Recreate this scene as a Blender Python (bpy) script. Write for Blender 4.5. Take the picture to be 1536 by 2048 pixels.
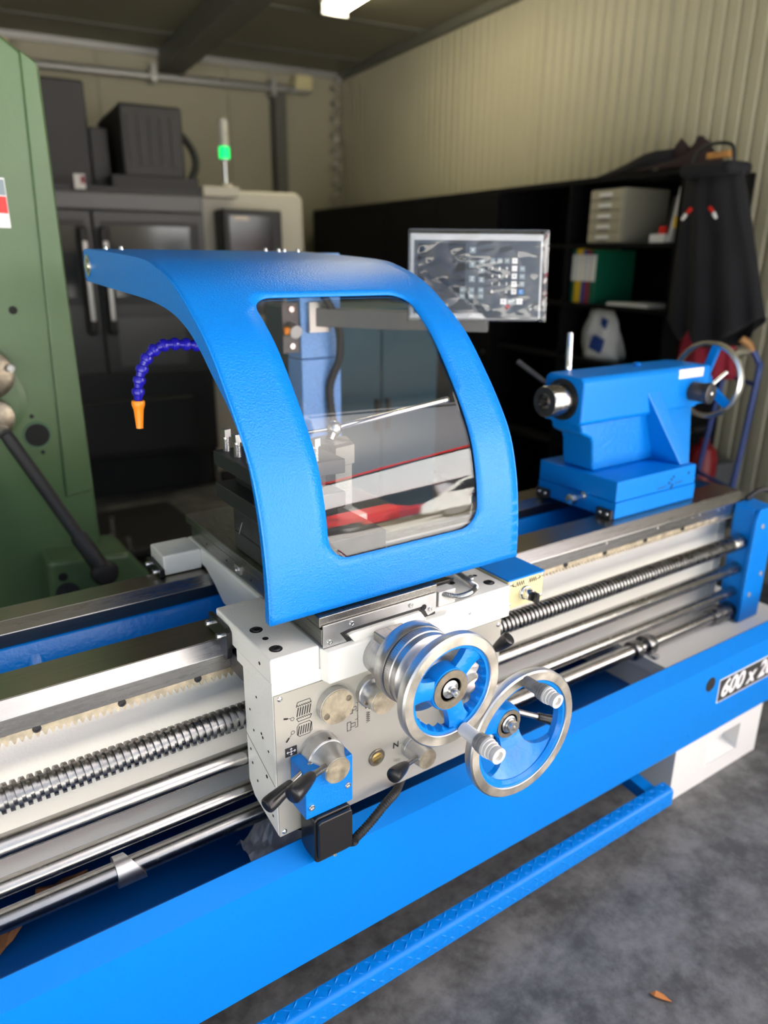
import bpy, bmesh, math, random
from mathutils import Vector, Matrix, noise
from mathutils.geometry import delaunay_2d_cdt
PI = math.pi
random.seed(7)
scene = bpy.context.scene
for o in list(bpy.data.objects): bpy.data.objects.remove(o)
C = scene.collection

# ---------------------------------------------------------------- camera
def cam_matrix(loc, yaw, pitch, roll):
    y, p = math.radians(yaw), math.radians(pitch)
    f = Vector((math.sin(y)*math.cos(p), math.cos(y)*math.cos(p), -math.sin(p)))
    r = Vector((math.cos(y), -math.sin(y), 0))
    d = f.cross(r)
    c, s = math.cos(math.radians(roll)), math.sin(math.radians(roll))
    r2, d2 = r*c + d*s, d*c - r*s
    u, b = -d2, -f
    return Matrix(((r2.x, u.x, b.x, loc[0]), (r2.y, u.y, b.y, loc[1]), (r2.z, u.z, b.z, loc[2]), (0, 0, 0, 1)))
cd = bpy.data.cameras.new('camera'); cam = bpy.data.objects.new('camera', cd); C.objects.link(cam)
cam.matrix_world = cam_matrix((0, 0, 1.586), 34.5, 19.068, -0.541)
cd.sensor_fit = 'HORIZONTAL'; cd.sensor_width = 36; cd.lens = 36*1483.04/1536
cd.clip_start = 0.02; cd.clip_end = 200
cd.dof.use_dof = True; cd.dof.focus_distance = 1.38; cd.dof.aperture_fstop = 2.5
scene.camera = cam

# ---------------------------------------------------------------- daylight
w = bpy.data.worlds.new('sky'); scene.world = w; w.use_nodes = True
nt = w.node_tree; nt.nodes.clear()
sky = nt.nodes.new('ShaderNodeTexSky'); sky.sky_type = 'NISHITA'; sky.sun_disc = False
sky.sun_elevation = math.radians(48); sky.sun_rotation = math.radians(150); sky.air_density = 1.0; sky.dust_density = 2.5; sky.ozone_density = 1.0
hs = nt.nodes.new('ShaderNodeHueSaturation'); hs.inputs['Saturation'].default_value = 0.78
bg = nt.nodes.new('ShaderNodeBackground'); bg.inputs['Strength'].default_value = 0.135
wo = nt.nodes.new('ShaderNodeOutputWorld')
nt.links.new(sky.outputs[0], hs.inputs['Color']); nt.links.new(hs.outputs[0], bg.inputs[0]); nt.links.new(bg.outputs[0], wo.inputs[0])
sl = bpy.data.lights.new('sun', 'SUN'); sun = bpy.data.objects.new('sun', sl); C.objects.link(sun)
sl.energy = 32.0; sl.angle = math.radians(2); sl.color = (1, 0.95, 0.88)
sun.rotation_euler = Vector((0.55, -0.38, -0.75)).to_track_quat('-Z', 'Y').to_euler()      # from behind the workshop: lights the yard only
vs = scene.view_settings
vs.view_transform = 'Standard'; vs.look = 'None'; vs.gamma = 1; vs.use_curve_mapping = False; vs.exposure = 0.84

# ---------------------------------------------------------------- materials
MATS = {}
def mat(name, col, rough=0.5, metal=0.0, bump=None, var=None, coat=0.0, emit=None, aniso=None, spec=0.5, rvar=None):
    """bump=(scale,strength,dist)  var=(scale,amount)  rvar=(scale,amount)  aniso=(axis scales) streaky grain"""
    if name in MATS: return MATS[name]
    m = bpy.data.materials.new(name); m.use_nodes = True; MATS[name] = m
    t = m.node_tree; b = t.nodes['Principled BSDF']
    b.inputs['Base Color'].default_value = (*col, 1); b.inputs['Roughness'].default_value = rough
    b.inputs['Metallic'].default_value = metal; b.inputs['Specular IOR Level'].default_value = spec
    b.inputs['Coat Weight'].default_value = coat; b.inputs['Coat Roughness'].default_value = 0.12
    if emit: b.inputs['Emission Color'].default_value = (*emit[0], 1); b.inputs['Emission Strength'].default_value = emit[1]
    tc = t.nodes.new('ShaderNodeTexCoord')
    def nz(scale, detail=4, rough_=0.55):
        n = t.nodes.new('ShaderNodeTexNoise'); n.inputs['Scale'].default_value = scale; n.inputs['Detail'].default_value = detail; n.inputs['Roughness'].default_value = rough_
        if aniso:
            mp = t.nodes.new('ShaderNodeMapping'); mp.inputs['Scale'].default_value = aniso
            t.links.new(tc.outputs['Object'], mp.inputs[0]); t.links.new(mp.outputs[0], n.inputs['Vector'])
        else: t.links.new(tc.outputs['Object'], n.inputs['Vector'])
        return n
    if var:
        n = nz(var[0], 5, 0.6); r = t.nodes.new('ShaderNodeMapRange')
        r.inputs[1].default_value = 0.3; r.inputs[2].default_value = 0.7
        r.inputs[3].default_value = 1-var[1]; r.inputs[4].default_value = 1+var[1]
        t.links.new(n.outputs[0], r.inputs[0])
        mx = t.nodes.new('ShaderNodeVectorMath'); mx.operation = 'SCALE'; mx.inputs[0].default_value = col
        t.links.new(r.outputs[0], mx.inputs['Scale']); t.links.new(mx.outputs[0], b.inputs['Base Color'])
    if rvar:
        n = nz(rvar[0], 4); r = t.nodes.new('ShaderNodeMapRange')
        r.inputs[1].default_value = 0.3; r.inputs[2].default_value = 0.7
        r.inputs[3].default_value = max(0.02, rough-rvar[1]); r.inputs[4].default_value = rough+rvar[1]
        t.links.new(n.outputs[0], r.inputs[0]); t.links.new(r.outputs[0], b.inputs['Roughness'])
    if bump:
        n = nz(bump[0], 2); bp = t.nodes.new('ShaderNodeBump')
        bp.inputs['Strength'].default_value = bump[1]; bp.inputs['Distance'].default_value = bump[2]
        t.links.new(n.outputs[0], bp.inputs['Height']); t.links.new(bp.outputs[0], b.inputs['Normal'])
    return m
BLUE = (0.0, 0.185, 0.64)
mat('blue_texture', BLUE, 0.32, bump=(280, 0.9, 0.0014), spec=0.35)
mat('blue_paint', BLUE, 0.38, bump=(60, 0.10, 0.001), spec=0.2)
mat('blue_cast', (0.0, 0.18, 0.60), 0.30, bump=(70, 0.5, 0.003), coat=0.15, spec=0.3)
mat('blue_speckle', (0.16, 0.38, 0.82), 0.4, bump=(260, 0.6, 0.0015), var=(420, 0.55))
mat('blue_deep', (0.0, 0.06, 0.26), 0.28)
mat('white_cast', (0.84, 0.83, 0.77), 0.36, bump=(140, 0.45, 0.0018))
mat('white_paint', (0.80, 0.79, 0.76), 0.4, bump=(90, 0.12, 0.001))
mat('apron_plate', (0.47, 0.45, 0.39), 0.36, metal=0.25, bump=(30, 0.04, 0.001))
mat('cream', (0.62, 0.55, 0.30), 0.4)
mat('ground_steel', (0.36, 0.36, 0.355), 0.28, 1.0, aniso=(1, 40, 40), var=(4, 0.05), rvar=(4, 0.02))
mat('way_top', (0.34, 0.31, 0.27), 0.30, 1.0, aniso=(1, 40, 40), var=(4, 0.07), rvar=(4, 0.02))  # brown-grey tint: the ceiling's reflection put into the steel colour
mat('slide_steel', (0.30, 0.29, 0.27), 0.34, 1.0, aniso=(60, 3, 60), var=(5, 0.2), rvar=(6, 0.08))
mat('turned_steel', (0.38, 0.37, 0.355), 0.24, 1.0, aniso=(6, 26, 26), var=(5, 0.10), rvar=(6, 0.05))
mat('screw_steel', (0.24, 0.24, 0.24), 0.30, 1.0, var=(60, 0.2), rvar=(40, 0.08))
mat('dial_steel', (0.46, 0.46, 0.46), 0.33, 1.0, aniso=(8, 120, 8), var=(3, 0.15))
mat('satin_steel', (0.58, 0.58, 0.58), 0.38, 1.0, var=(30, 0.1))
mat('rim_face', (0.66, 0.62, 0.54), 0.40, 1.0, var=(28, 0.22), rvar=(20, 0.12))
mat('worn_face', (0.60, 0.53, 0.40), 0.42, 1.0, var=(45, 0.28), rvar=(30, 0.12))
mat('bearing', (0.30, 0.26, 0.20), 0.42, 1.0, var=(90, 0.2))
mat('zinc', (0.72, 0.72, 0.70), 0.25, 1.0)
mat('chrome', (0.80, 0.80, 0.80), 0.10, 1.0)
mat('brass', (0.75, 0.55, 0.20), 0.30, 1.0)
mat('dark_steel', (0.055, 0.055, 0.06), 0.38, 0.6, var=(25, 0.25))
mat('black_oxide', (0.035, 0.035, 0.038), 0.4, 0.5)
mat('black_plastic', (0.012, 0.012, 0.013), 0.28)
mat('rubber', (0.014, 0.014, 0.015), 0.55)
mat('hole', (0.006, 0.006, 0.006), 0.8)
mat('ink', (0.02, 0.02, 0.02), 0.6)
mat('nylon', (0.58, 0.57, 0.54), 0.42)
mat('nylon_smudged', (0.17, 0.165, 0.155), 0.45, var=(60, 0.35))
mat('white_plain', (0.80, 0.80, 0.80), 0.5)
mat('white_ink', (0.85, 0.85, 0.85), 0.5)
mat('hose_blue', (0.012, 0.008, 0.36), 0.25)
mat('orange', (0.95, 0.28, 0.012), 0.35)
mat('green_machine', (0.078, 0.140, 0.060), 0.36, bump=(150, 0.35, 0.0015), var=(3, 0.06))
mat('green_dark', (0.06, 0.13, 0.07), 0.4)
mat('cnc_grey', (0.055, 0.056, 0.058), 0.42)
mat('cnc_dark', (0.016, 0.0165, 0.0175), 0.5)
mat('cnc_panel', (0.11, 0.112, 0.115), 0.38)
mat('cnc_white', (0.48, 0.45, 0.37), 0.45)
mat('screen', (0.008, 0.008, 0.010), 0.12)
mat('wall', (0.345, 0.32, 0.225), 0.5, var=(2, 0.03))
mat('wall_seam', (0.20, 0.18, 0.12), 0.6)
mat('ceiling', (0.19, 0.175, 0.12), 0.65)
mat('beam', (0.10, 0.10, 0.08), 0.55)
mat('galv', (0.45, 0.45, 0.43), 0.4, 0.7)
mat('shelf_black', (0.002, 0.002, 0.003), 0.55, spec=0.2)
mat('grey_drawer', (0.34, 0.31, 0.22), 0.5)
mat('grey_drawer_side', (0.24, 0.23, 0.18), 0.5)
mat('fabric_black', (0.006, 0.006, 0.008), 0.95, bump=(300, 0.3, 0.002))
mat('fabric_red', (0.28, 0.012, 0.03), 0.85, bump=(300, 0.3, 0.002))
mat('fabric_maroon', (0.022, 0.010, 0.011), 0.95)
mat('red', (0.62, 0.02, 0.015), 0.4)
mat('red_dark', (0.25, 0.008, 0.012), 0.4)
mat('red_gloss', (0.60, 0.012, 0.015), 0.22, coat=0.4)
mat('yellow', (0.62, 0.40, 0.01), 0.5)
mat('binder_blue', (0.015, 0.05, 0.25), 0.5)
mat('binder_red', (0.22, 0.012, 0.03), 0.5)
mat('binder_green', (0.0, 0.09, 0.05), 0.5)
mat('paper', (0.66, 0.66, 0.63), 0.6)
mat('navy', (0.015, 0.045, 0.20), 0.4)
mat('teal', (0.010, 0.085, 0.125), 0.45)
mat('wood', (0.42, 0.20, 0.06), 0.5, var=(20, 0.3))
mat('cardboard', (0.30, 0.13, 0.05), 0.7, var=(30, 0.3))
mat('leaf', (0.55, 0.20, 0.05), 0.6)
mat('facade', (0.50, 0.53, 0.58), 0.6)
mat('facade_pale', (0.70, 0.72, 0.74), 0.6)
mat('yard', (0.40, 0.40, 0.39), 0.85, var=(1.5, 0.15))
mat('glass_dark', (0.015, 0.018, 0.02), 0.08)
mat('tyre', (0.02, 0.02, 0.02), 0.7)
mat('key_grey', (0.20, 0.26, 0.29), 0.4)
mat('key_blue', (0.02, 0.20, 0.55), 0.4)
mat('dro_grey', (0.50, 0.52, 0.54), 0.4)
mat('dro_face', (0.045, 0.055, 0.07), 0.3)
mat('lamp_green', (0.0, 0.6, 0.12), 0.4, emit=((0.0, 1.0, 0.16), 0.9))
mat('lamp_clear', (0.45, 0.44, 0.40), 0.3)
mat('tube_glow', (0.9, 0.88, 0.75), 0.5, emit=((1.0, 0.90, 0.62), 14.0))
mat('cable_spring', (0.45, 0.45, 0.44), 0.3, 1.0)

def clear_mat(name, tint, ior, rough, haze=0.0):
    m = bpy.data.materials.new(name); m.use_nodes = True; t = m.node_tree; t.nodes.clear(); MATS[name] = m
    out = t.nodes.new('ShaderNodeOutputMaterial'); mx = t.nodes.new('ShaderNodeMixShader')
    fr = t.nodes.new('ShaderNodeFresnel'); fr.inputs[0].default_value = ior
    ge = t.nodes.new('ShaderNodeNewGeometry'); mi = t.nodes.new('ShaderNodeMix'); mi.inputs[2].default_value = ior; mi.inputs[3].default_value = 1/ior
    t.links.new(ge.outputs['Backfacing'], mi.inputs[0]); t.links.new(mi.outputs[0], fr.inputs[0])      # thin sheet: no total reflection at its far face
    tr = t.nodes.new('ShaderNodeBsdfTransparent'); tr.inputs[0].default_value = (*tint, 1)
    gl = t.nodes.new('ShaderNodeBsdfGlossy'); gl.inputs['Roughness'].default_value = rough
    t.links.new(fr.outputs[0], mx.inputs[0]); t.links.new(tr.outputs[0], mx.inputs[1]); t.links.new(gl.outputs[0], mx.inputs[2])
    if haze:
        df = t.nodes.new('ShaderNodeBsdfDiffuse'); df.inputs[0].default_value = (0.8, 0.8, 0.8, 1); m2 = t.nodes.new('ShaderNodeMixShader'); m2.inputs[0].default_value = haze
        t.links.new(mx.outputs[0], m2.inputs[1]); t.links.new(df.outputs[0], m2.inputs[2]); t.links.new(m2.outputs[0], out.inputs[0])
    else: t.links.new(mx.outputs[0], out.inputs[0])
    return m
clear_mat('clear_pane', (0.93, 0.94, 0.94), 1.52, 0.015, 0.006)
clear_mat('film', (0.93, 0.93, 0.93), 1.75, 0.05, 0.012)
clear_mat('wrap', (0.85, 0.86, 0.88), 1.6, 0.12, 0.22)

def concrete():
    m = bpy.data.materials.new('concrete'); m.use_nodes = True; t = m.node_tree; b = t.nodes['Principled BSDF']; MATS['concrete'] = m
    tc = t.nodes.new('ShaderNodeTexCoord')
    n1 = t.nodes.new('ShaderNodeTexNoise'); n1.inputs['Scale'].default_value = 7; n1.inputs['Detail'].default_value = 9; n1.inputs['Roughness'].default_value = 0.65
    n2 = t.nodes.new('ShaderNodeTexNoise'); n2.inputs['Scale'].default_value = 26; n2.inputs['Detail'].default_value = 7; n2.inputs['Roughness'].default_value = 0.7
    for n in (n1, n2): t.links.new(tc.outputs['Object'], n.inputs['Vector'])
    a = t.nodes.new('ShaderNodeMath'); a.operation = 'MULTIPLY_ADD'; a.inputs[1].default_value = 0.6
    t.links.new(n1.outputs[0], a.inputs[0])
    s2 = t.nodes.new('ShaderNodeMath'); s2.operation = 'MULTIPLY'; s2.inputs[1].default_value = 0.4
    t.links.new(n2.outputs[0], s2.inputs[0]); t.links.new(s2.outputs[0], a.inputs[2])
    r = t.nodes.new('ShaderNodeValToRGB'); r.color_ramp.elements[0].position = 0.41; r.color_ramp.elements[0].color = (0.072, 0.072, 0.070, 1)
    r.color_ramp.elements[1].position = 0.60; r.color_ramp.elements[1].color = (0.185, 0.185, 0.180, 1)
    t.links.new(a.outputs[0], r.inputs[0]); t.links.new(r.outputs[0], b.inputs['Base Color'])
    rr = t.nodes.new('ShaderNodeMapRange'); rr.inputs[3].default_value = 0.38; rr.inputs[4].default_value = 0.78
    t.links.new(n1.outputs[0], rr.inputs[0]); t.links.new(rr.outputs[0], b.inputs['Roughness'])
    bp = t.nodes.new('ShaderNodeBump'); bp.inputs['Strength'].default_value = 0.15; bp.inputs['Distance'].default_value = 0.002
    t.links.new(n2.outputs[0], bp.inputs['Height']); t.links.new(bp.outputs[0], b.inputs['Normal'])
concrete()

# ---------------------------------------------------------------- mesh helpers
def frame(d):
    d = Vector(d).normalized()
    a = Vector((0, 0, 1)) if abs(d.z) < 0.95 else Vector((1, 0, 0))
    u = d.cross(a).normalized(); v = u.cross(d).normalized()
    return u, v, d
class MB:
    def __init__(s): s.v = []; s.f = []
    def add(s, vs, fs):
        n = len(s.v); s.v += [Vector(p) for p in vs]; s.f += [tuple(i+n for i in f) for f in fs]; return s
    def box(s, x0, x1, y0, y1, z0, z1):
        return s.add([(x, y, z) for z in (z0, z1) for y in (y0, y1) for x in (x0, x1)],
                     [(0, 2, 3, 1), (4, 5, 7, 6), (0, 1, 5, 4), (2, 6, 7, 3), (0, 4, 6, 2), (1, 3, 7, 5)])
    def prism(s, pts, axis, a, b):
        """pts in the two other axes (x: (y,z), y: (x,z), z: (x,y))"""
        def p(q, h): return (h, q[0], q[1]) if axis == 'x' else (q[0], h, q[1]) if axis == 'y' else (q[0], q[1], h)
        ar = sum(pts[i-1][0]*pts[i][1]-pts[i][0]*pts[i-1][1] for i in range(len(pts)))
        flip = (ar > 0) == (axis != 'y')
        n = len(pts); vs = [p(q, a) for q in pts]+[p(q, b) for q in pts]
        lo, hi = (a, b) if a < b else (b, a)
        if a > b: vs = vs[n:]+vs[:n]
        fs = [tuple(range(n))[::-1] if flip else tuple(range(n)), tuple(range(n, 2*n)) if flip else tuple(range(n, 2*n))[::-1]]
        for i in range(n):
            j = (i+1) % n
            fs.append((i, j, n+j, n+i) if flip else (j, i, n+i, n+j))
        return s.add(vs, fs)
    def lathe(s, prof, o, d, n=32, ph=0.0, closed=False):
        """prof [(r, h)] along d from o"""
        u, v, d = frame(d); o = Vector(o); k = len(prof); vs = []
        for r, h in prof:
            for j in range(n):
                a = 2*PI*j/n+ph; vs.append(o+d*h+(u*math.cos(a)+v*math.sin(a))*r)
        fs = []
        rng = range(k) if closed else range(k-1)
        for i in rng:
            i2 = (i+1) % k
            for j in range(n):
                j2 = (j+1) % n; fs.append((i*n+j, i2*n+j, i2*n+j2, i*n+j2))
        if not closed:
            if prof[0][0] > 1e-6: fs.append(tuple(range(n)))
            if prof[-1][0] > 1e-6: fs.append(tuple(range((k-1)*n, k*n))[::-1])
        return s.add(vs, fs)
    def cyl(s, p0, p1, r0, r1=None, n=20):
        p0, p1 = Vector(p0), Vector(p1); r1 = r0 if r1 is None else r1
        return s.lathe([(r0, 0), (r1, (p1-p0).length)], p0, p1-p0, n)
    def tube(s, path, r, n=10, closed=False, rf=None):
        path = [Vector(p) for p in path]; k = len(path); vs = []; u = None
        for i, p in enumerate(path):
            d = (path[min(i+1, k-1)]-path[max(i-1, 0)]).normalized()
            if u is None: u, v, _ = frame(d)
            else:
                u = (u-d*u.dot(d)).normalized(); v = u.cross(d)
            rr = rf(i) if rf else r
            for j in range(n):
                a = 2*PI*j/n; vs.append(p+(u*math.cos(a)-v*math.sin(a))*rr)
        fs = [(i*n+j, i*n+(j+1) % n, (i+1)*n+(j+1) % n, (i+1)*n+j) for i in range(k-1) for j in range(n)]
        fs += [tuple(range(n))[::-1], tuple(range((k-1)*n, k*n))]
        return s.add(vs, fs)
    def bar(s, p0, p1, w, h, up=(0, 0, 1)):
        p0, p1 = Vector(p0), Vector(p1); d = (p1-p0).normalized(); sd = d.cross(Vector(up)).normalized(); u = sd.cross(d)
        vs = [p+sd*a*w/2+u*b*h/2 for p in (p0, p1) for a, b in ((-1, -1), (1, -1), (1, 1), (-1, 1))]
        return s.add(vs, [(0, 1, 2, 3), (7, 6, 5, 4), (0, 4, 5, 1), (1, 5, 6, 2), (2, 6, 7, 3), (3, 7, 4, 0)])
    def sphere(s, c, r, n=16):
        return s.lathe([(r*math.sin(PI*i/n)+(1e-7), -r*math.cos(PI*i/n)) for i in range(n+1)], c, (0, 0, 1), n*2)
    def grid(s, fn, nu, nv):
        vs = [fn(i/nu, j/nv) for j in range(nv+1) for i in range(nu+1)]
        return s.add(vs, [(j*(nu+1)+i, j*(nu+1)+i+1, (j+1)*(nu+1)+i+1, (j+1)*(nu+1)+i) for j in range(nv) for i in range(nu)])
    def xf(s, M):
        s.v = [M @ p for p in s.v]; return s
LOC = {}
def link(o, parent=None):
    C.objects.link(o)
    if parent: o.parent = parent
def root_loc(o):
    while o.parent: o = o.parent
    return LOC.get(o.name, Vector())
def thing(name, label, cat, loc=(0, 0, 0), group=None):
    o = bpy.data.objects.new(name, None); link(o); o.location = loc; o.empty_display_size = 0.1
    LOC[o.name] = Vector(loc); o['label'] = label; o['category'] = cat
    if group: o['group'] = group
    return o
def tag(o, label, cat, group=None):
    o['label'] = label; o['category'] = cat
    if group: o['group'] = group
    return o
def part(name, mb, m, parent=None, smooth=35, bevel=0.0, seg=2, label=None, solid=None, fixn=True):
    L = root_loc(parent) if parent else Vector()
    me = bpy.data.meshes.new(name); me.from_pydata([p-L for p in mb.v], [], mb.f)
    if fixn:
        bm = bmesh.new(); bm.from_mesh(me); bmesh.ops.recalc_face_normals(bm, faces=bm.faces); bm.to_mesh(me); bm.free()
    me.update(); me.materials.append(MATS[m])
    if smooth:
        me.polygons.foreach_set('use_smooth', [True]*len(me.polygons)); me.set_sharp_from_angle(angle=math.radians(smooth))
    o = bpy.data.objects.new(name, me); link(o, parent)
    if bevel:
        b = o.modifiers.new('bevel', 'BEVEL'); b.width = bevel; b.segments = seg; b.limit_method = 'ANGLE'; b.angle_limit = math.radians(40); b.harden_normals = True
    if solid:
        b = o.modifiers.new('solid', 'SOLIDIFY'); b.thickness = solid[0]; b.offset = solid[1]
    if label: o['label'] = label
    return o
def struct(name, mb, m, **k):
    o = part(name, mb, m, **k); o['kind'] = 'structure'; return o
CACHE = {}
def shared(key, make, m):
    if key not in CACHE:
        mb = make(); me = bpy.data.meshes.new(key); me.from_pydata([tuple(p) for p in mb.v], [], mb.f)
        bm = bmesh.new(); bm.from_mesh(me); bmesh.ops.recalc_face_normals(bm, faces=bm.faces); bm.to_mesh(me); bm.free()
        me.materials.append(MATS[m]); me.polygons.foreach_set('use_smooth', [True]*len(me.polygons)); me.set_sharp_from_angle(angle=math.radians(35)); CACHE[key] = me
    return CACHE[key]
def inst(name, me, parent, loc, d=(0, 0, 1), s=(1, 1, 1), spin=0.0):
    o = bpy.data.objects.new(name, me); link(o, parent)
    u, v, d = frame(d); Rm = Matrix((u, v, d)).transposed()
    if Rm.determinant() < 0: Rm = Matrix((v, u, d)).transposed()
    L = root_loc(parent) if parent else Vector()
    o.matrix_local = Matrix.Translation(Vector(loc)-L) @ (Rm @ Matrix.Rotation(spin, 3, 'Z')).to_4x4() @ Matrix.Diagonal((*s, 1))
    return o
def mk_cap():
    m = MB(); m.lathe([(0.5, 1.0), (0.5, 0.55), (0.55, 0.5)][:0] or [(1, 0), (1, 0.85), (0.9, 1.0), (0.55, 1.0), (0.5, 0.45), (1e-6, 0.45)], (0, 0, 0), (0, 0, 1), 12); return m
def mk_button():
    m = MB(); m.lathe([(1, 0), (0.95, 0.4), (0.7, 0.8), (0.35, 1.0), (0.3, 0.6), (1e-6, 0.6)], (0, 0, 0), (0, 0, 1), 12); return m
def mk_hole():
    m = MB(); m.lathe([(1, 0), (1, 0.02), (0.8, 0.03), (1e-6, 0.03)], (0, 0, 0), (0, 0, 1), 16); return m
def cap(parent, loc, d, r, h=None, m='zinc', name='cap_screw'):
    return inst(name, shared('cap_'+m, mk_cap, m), parent, loc, d, (r, r, h or r))
def button(parent, loc, d, r, h=None, m='zinc', name='screw'):
    return inst(name, shared('btn_'+m, mk_button, m), parent, loc, d, (r, r, h or r*0.5))
def dot(parent, loc, d, r, name='bolt_hole', m='hole'):
    return inst(name, shared('dot_'+m, mk_hole, m), parent, loc, d, (r, r, 0.02))
def stroke(mb, pts, wd, f, closed=False):
    """2D polyline of width wd mapped by f(a,b)->3D (f gives surface point); thin raised ink"""
    P = [Vector(p) for p in pts]
    if closed: P.append(P[0])
    for a, b in zip(P, P[1:]):
        d = b-a
        if d.length < 1e-9: continue
        d.normalize(); n = Vector((-d.y, d.x))*wd/2; e = d*wd/2
        q = [a-e+n, a-e-n, b+e-n, b+e+n]
        mb.add([f(p.x, p.y) for p in q], [(0, 1, 2, 3)])
    return mb
def text_mb(txt, size, M, bold=0.0, shear=0.0, align='CENTER', ext=0.0):
    cu = bpy.data.curves.new('t', 'FONT'); cu.body = txt; cu.size = size; cu.align_x = align; cu.align_y = 'CENTER'; cu.shear = shear; cu.offset = bold; cu.extrude = ext; cu.resolution_u = 3
    ob = bpy.data.objects.new('t', cu); C.objects.link(ob)
    dg = bpy.context.evaluated_depsgraph_get(); me = bpy.data.meshes.new_from_object(ob.evaluated_get(dg))
    mb = MB(); mb.v = [M @ v.co for v in me.vertices]; mb.f = [tuple(p.vertices) for p in me.polygons]
    bpy.data.objects.remove(ob); bpy.data.curves.remove(cu); bpy.data.meshes.remove(me)
    return mb
def on_y(y): return lambda a, b: Vector((a, y, b))
def facing(o, r, u):
    """matrix with local x->r, y->u, origin o"""
    r = Vector(r).normalized(); u = Vector(u); u = (u-r*u.dot(r)).normalized(); n = r.cross(u)
    return Matrix(((r.x, u.x, n.x, o[0]), (r.y, u.y, n.y, o[1]), (r.z, u.z, n.z, o[2]), (0, 0, 0, 1)))
def rrect(x0, x1, y0, y1, r, n=6):
    out = []
    for cx, cy, a0 in ((x1-r, y1-r, 0), (x0+r, y1-r, 90), (x0+r, y0+r, 180), (x1-r, y0+r, 270)):
        for i in range(n+1):
            a = math.radians(a0+90*i/n); out.append((cx+r*math.cos(a), cy+r*math.sin(a)))
    return out
def catmull(P, n=8):
    P = [Vector(p) for p in P]; out = []
    for i in range(len(P)-1):
        a, b, c, d = P[max(i-1, 0)], P[i], P[i+1], P[min(i+2, len(P)-1)]
        for k in range(n):
            t = k/n; out.append(0.5*((2*b)+(c-a)*t+(2*a-5*b+4*c-d)*t*t+(3*b-a-3*c+d)*t**3))
    out.append(P[-1]); return out
# room frame: turned 6 degrees against the lathe, origin in the far corner
KX, KY, TH = 4.16, 6.83, math.radians(-6)
RT = Matrix.Translation((KX, KY, 0)) @ Matrix.Rotation(TH, 4, 'Z')
def rw(x, y, z): return RT @ Vector((x, y, z))
def rdir(x, y, z): return (RT.to_3x3() @ Vector((x, y, z)))

# ================================================================ the setting
HZ, YD, XL = 3.2, -6.68, -7.4
fl = struct('floor', MB().grid(lambda a, b: rw(XL+(0.3-XL)*a, -8.2+8.5*b, 0), 4, 4), 'concrete', smooth=0)
yd = struct('ground', MB().box(-40, 40, -60, -0.002, -0.30, -0.004).xf(RT @ Matrix.Translation((0, -8.2, 0))), 'yard', smooth=0)
wr = struct('wall_right', MB().box(0, 0.15, YD, 0.15, 0, HZ).xf(RT), 'wall_seam', smooth=0)
def rib_panel():
    m = MB(); n = 12; wd = 0.994; pr = []
    for i in range(n):
        a = i*wd/n; s = wd/n
        pr += [(a, 0.018), (a+s*0.62, 0.018), (a+s*0.72, 0.006), (a+s*0.90, 0.006)]
    pr += [(wd, 0.018), (wd, 0.0), (0, 0.0)]
    return m.prism([(-d, a) for a, d in pr], 'z', 0, HZ-0.004)
for i in range(7):
    o = inst('panel', shared('rib_panel', rib_panel, 'wall'), wr, (0, 0, 0))
    o.matrix_local = RT @ Matrix.Translation((0, -1.0*(i+1)+0.003, 0.002))
wb = struct('wall_back', MB().box(XL, 0.15, 0, 0.15, 0, HZ).xf(RT), 'wall_seam', smooth=0)
for i in range(7):
    o = inst('panel', shared('flat_panel', lambda: MB().box(0, 1.092, -0.014, 0, 0, HZ-0.004), 'wall'), wb, (0, 0, 0))
    o.matrix_local = RT @ Matrix.Translation((-0.02-1.1*(i+1), 0, 0.002))
struct('wall_left', MB().box(XL-0.15, XL, YD, 0.15, 0, HZ).xf(RT), 'wall', smooth=0)
ce = struct('ceiling', MB().box(XL-0.15, 0.15, YD-0.1, 0.15, HZ, HZ+0.2).xf(RT), 'ceiling', smooth=0)
for i in range(7):
    part('ceiling_seam', MB().box(XL, 0, -1.05*i-0.60, -1.05*i-0.57, HZ-0.012, HZ).xf(RT), 'beam', ce, smooth=0)
struct('trim_1', MB().box(XL-0.15, 0.15, YD-0.1, YD, 3.06, HZ).xf(RT), 'beam', smooth=0)
bm_ = part('ceiling_beam', MB().box(-1.72, -1.52, -6.5, 0, HZ-0.16, HZ).xf(RT), 'beam', ce, smooth=0)
struct('trim_2', MB().box(XL, 0, -0.06, -0.016, HZ-0.05, HZ-0.002).xf(RT), 'galv', smooth=0)
struct('trim_3', MB().box(-0.075, -0.02, YD, -0.06, HZ-0.06, HZ-0.002).xf(RT), 'beam', smooth=0)

# steel column on the back wall
t = thing('steel_column', 'dark grey steel column standing against the back wall right of the signal lamp', 'column', rw(-0.69, -0.09, 0))
part('flange', MB().box(-0.74, -0.63, -0.155, -0.145, 0, HZ-0.17).xf(RT), 'beam', t, smooth=0)
part('flange', MB().box(-0.74, -0.63, -0.03, -0.018, 0, HZ-0.17).xf(RT), 'beam', t, smooth=0)
part('web', MB().box(-0.69, -0.68, -0.145, -0.03, 0, HZ-0.17).xf(RT), 'beam', t, smooth=0)
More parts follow.
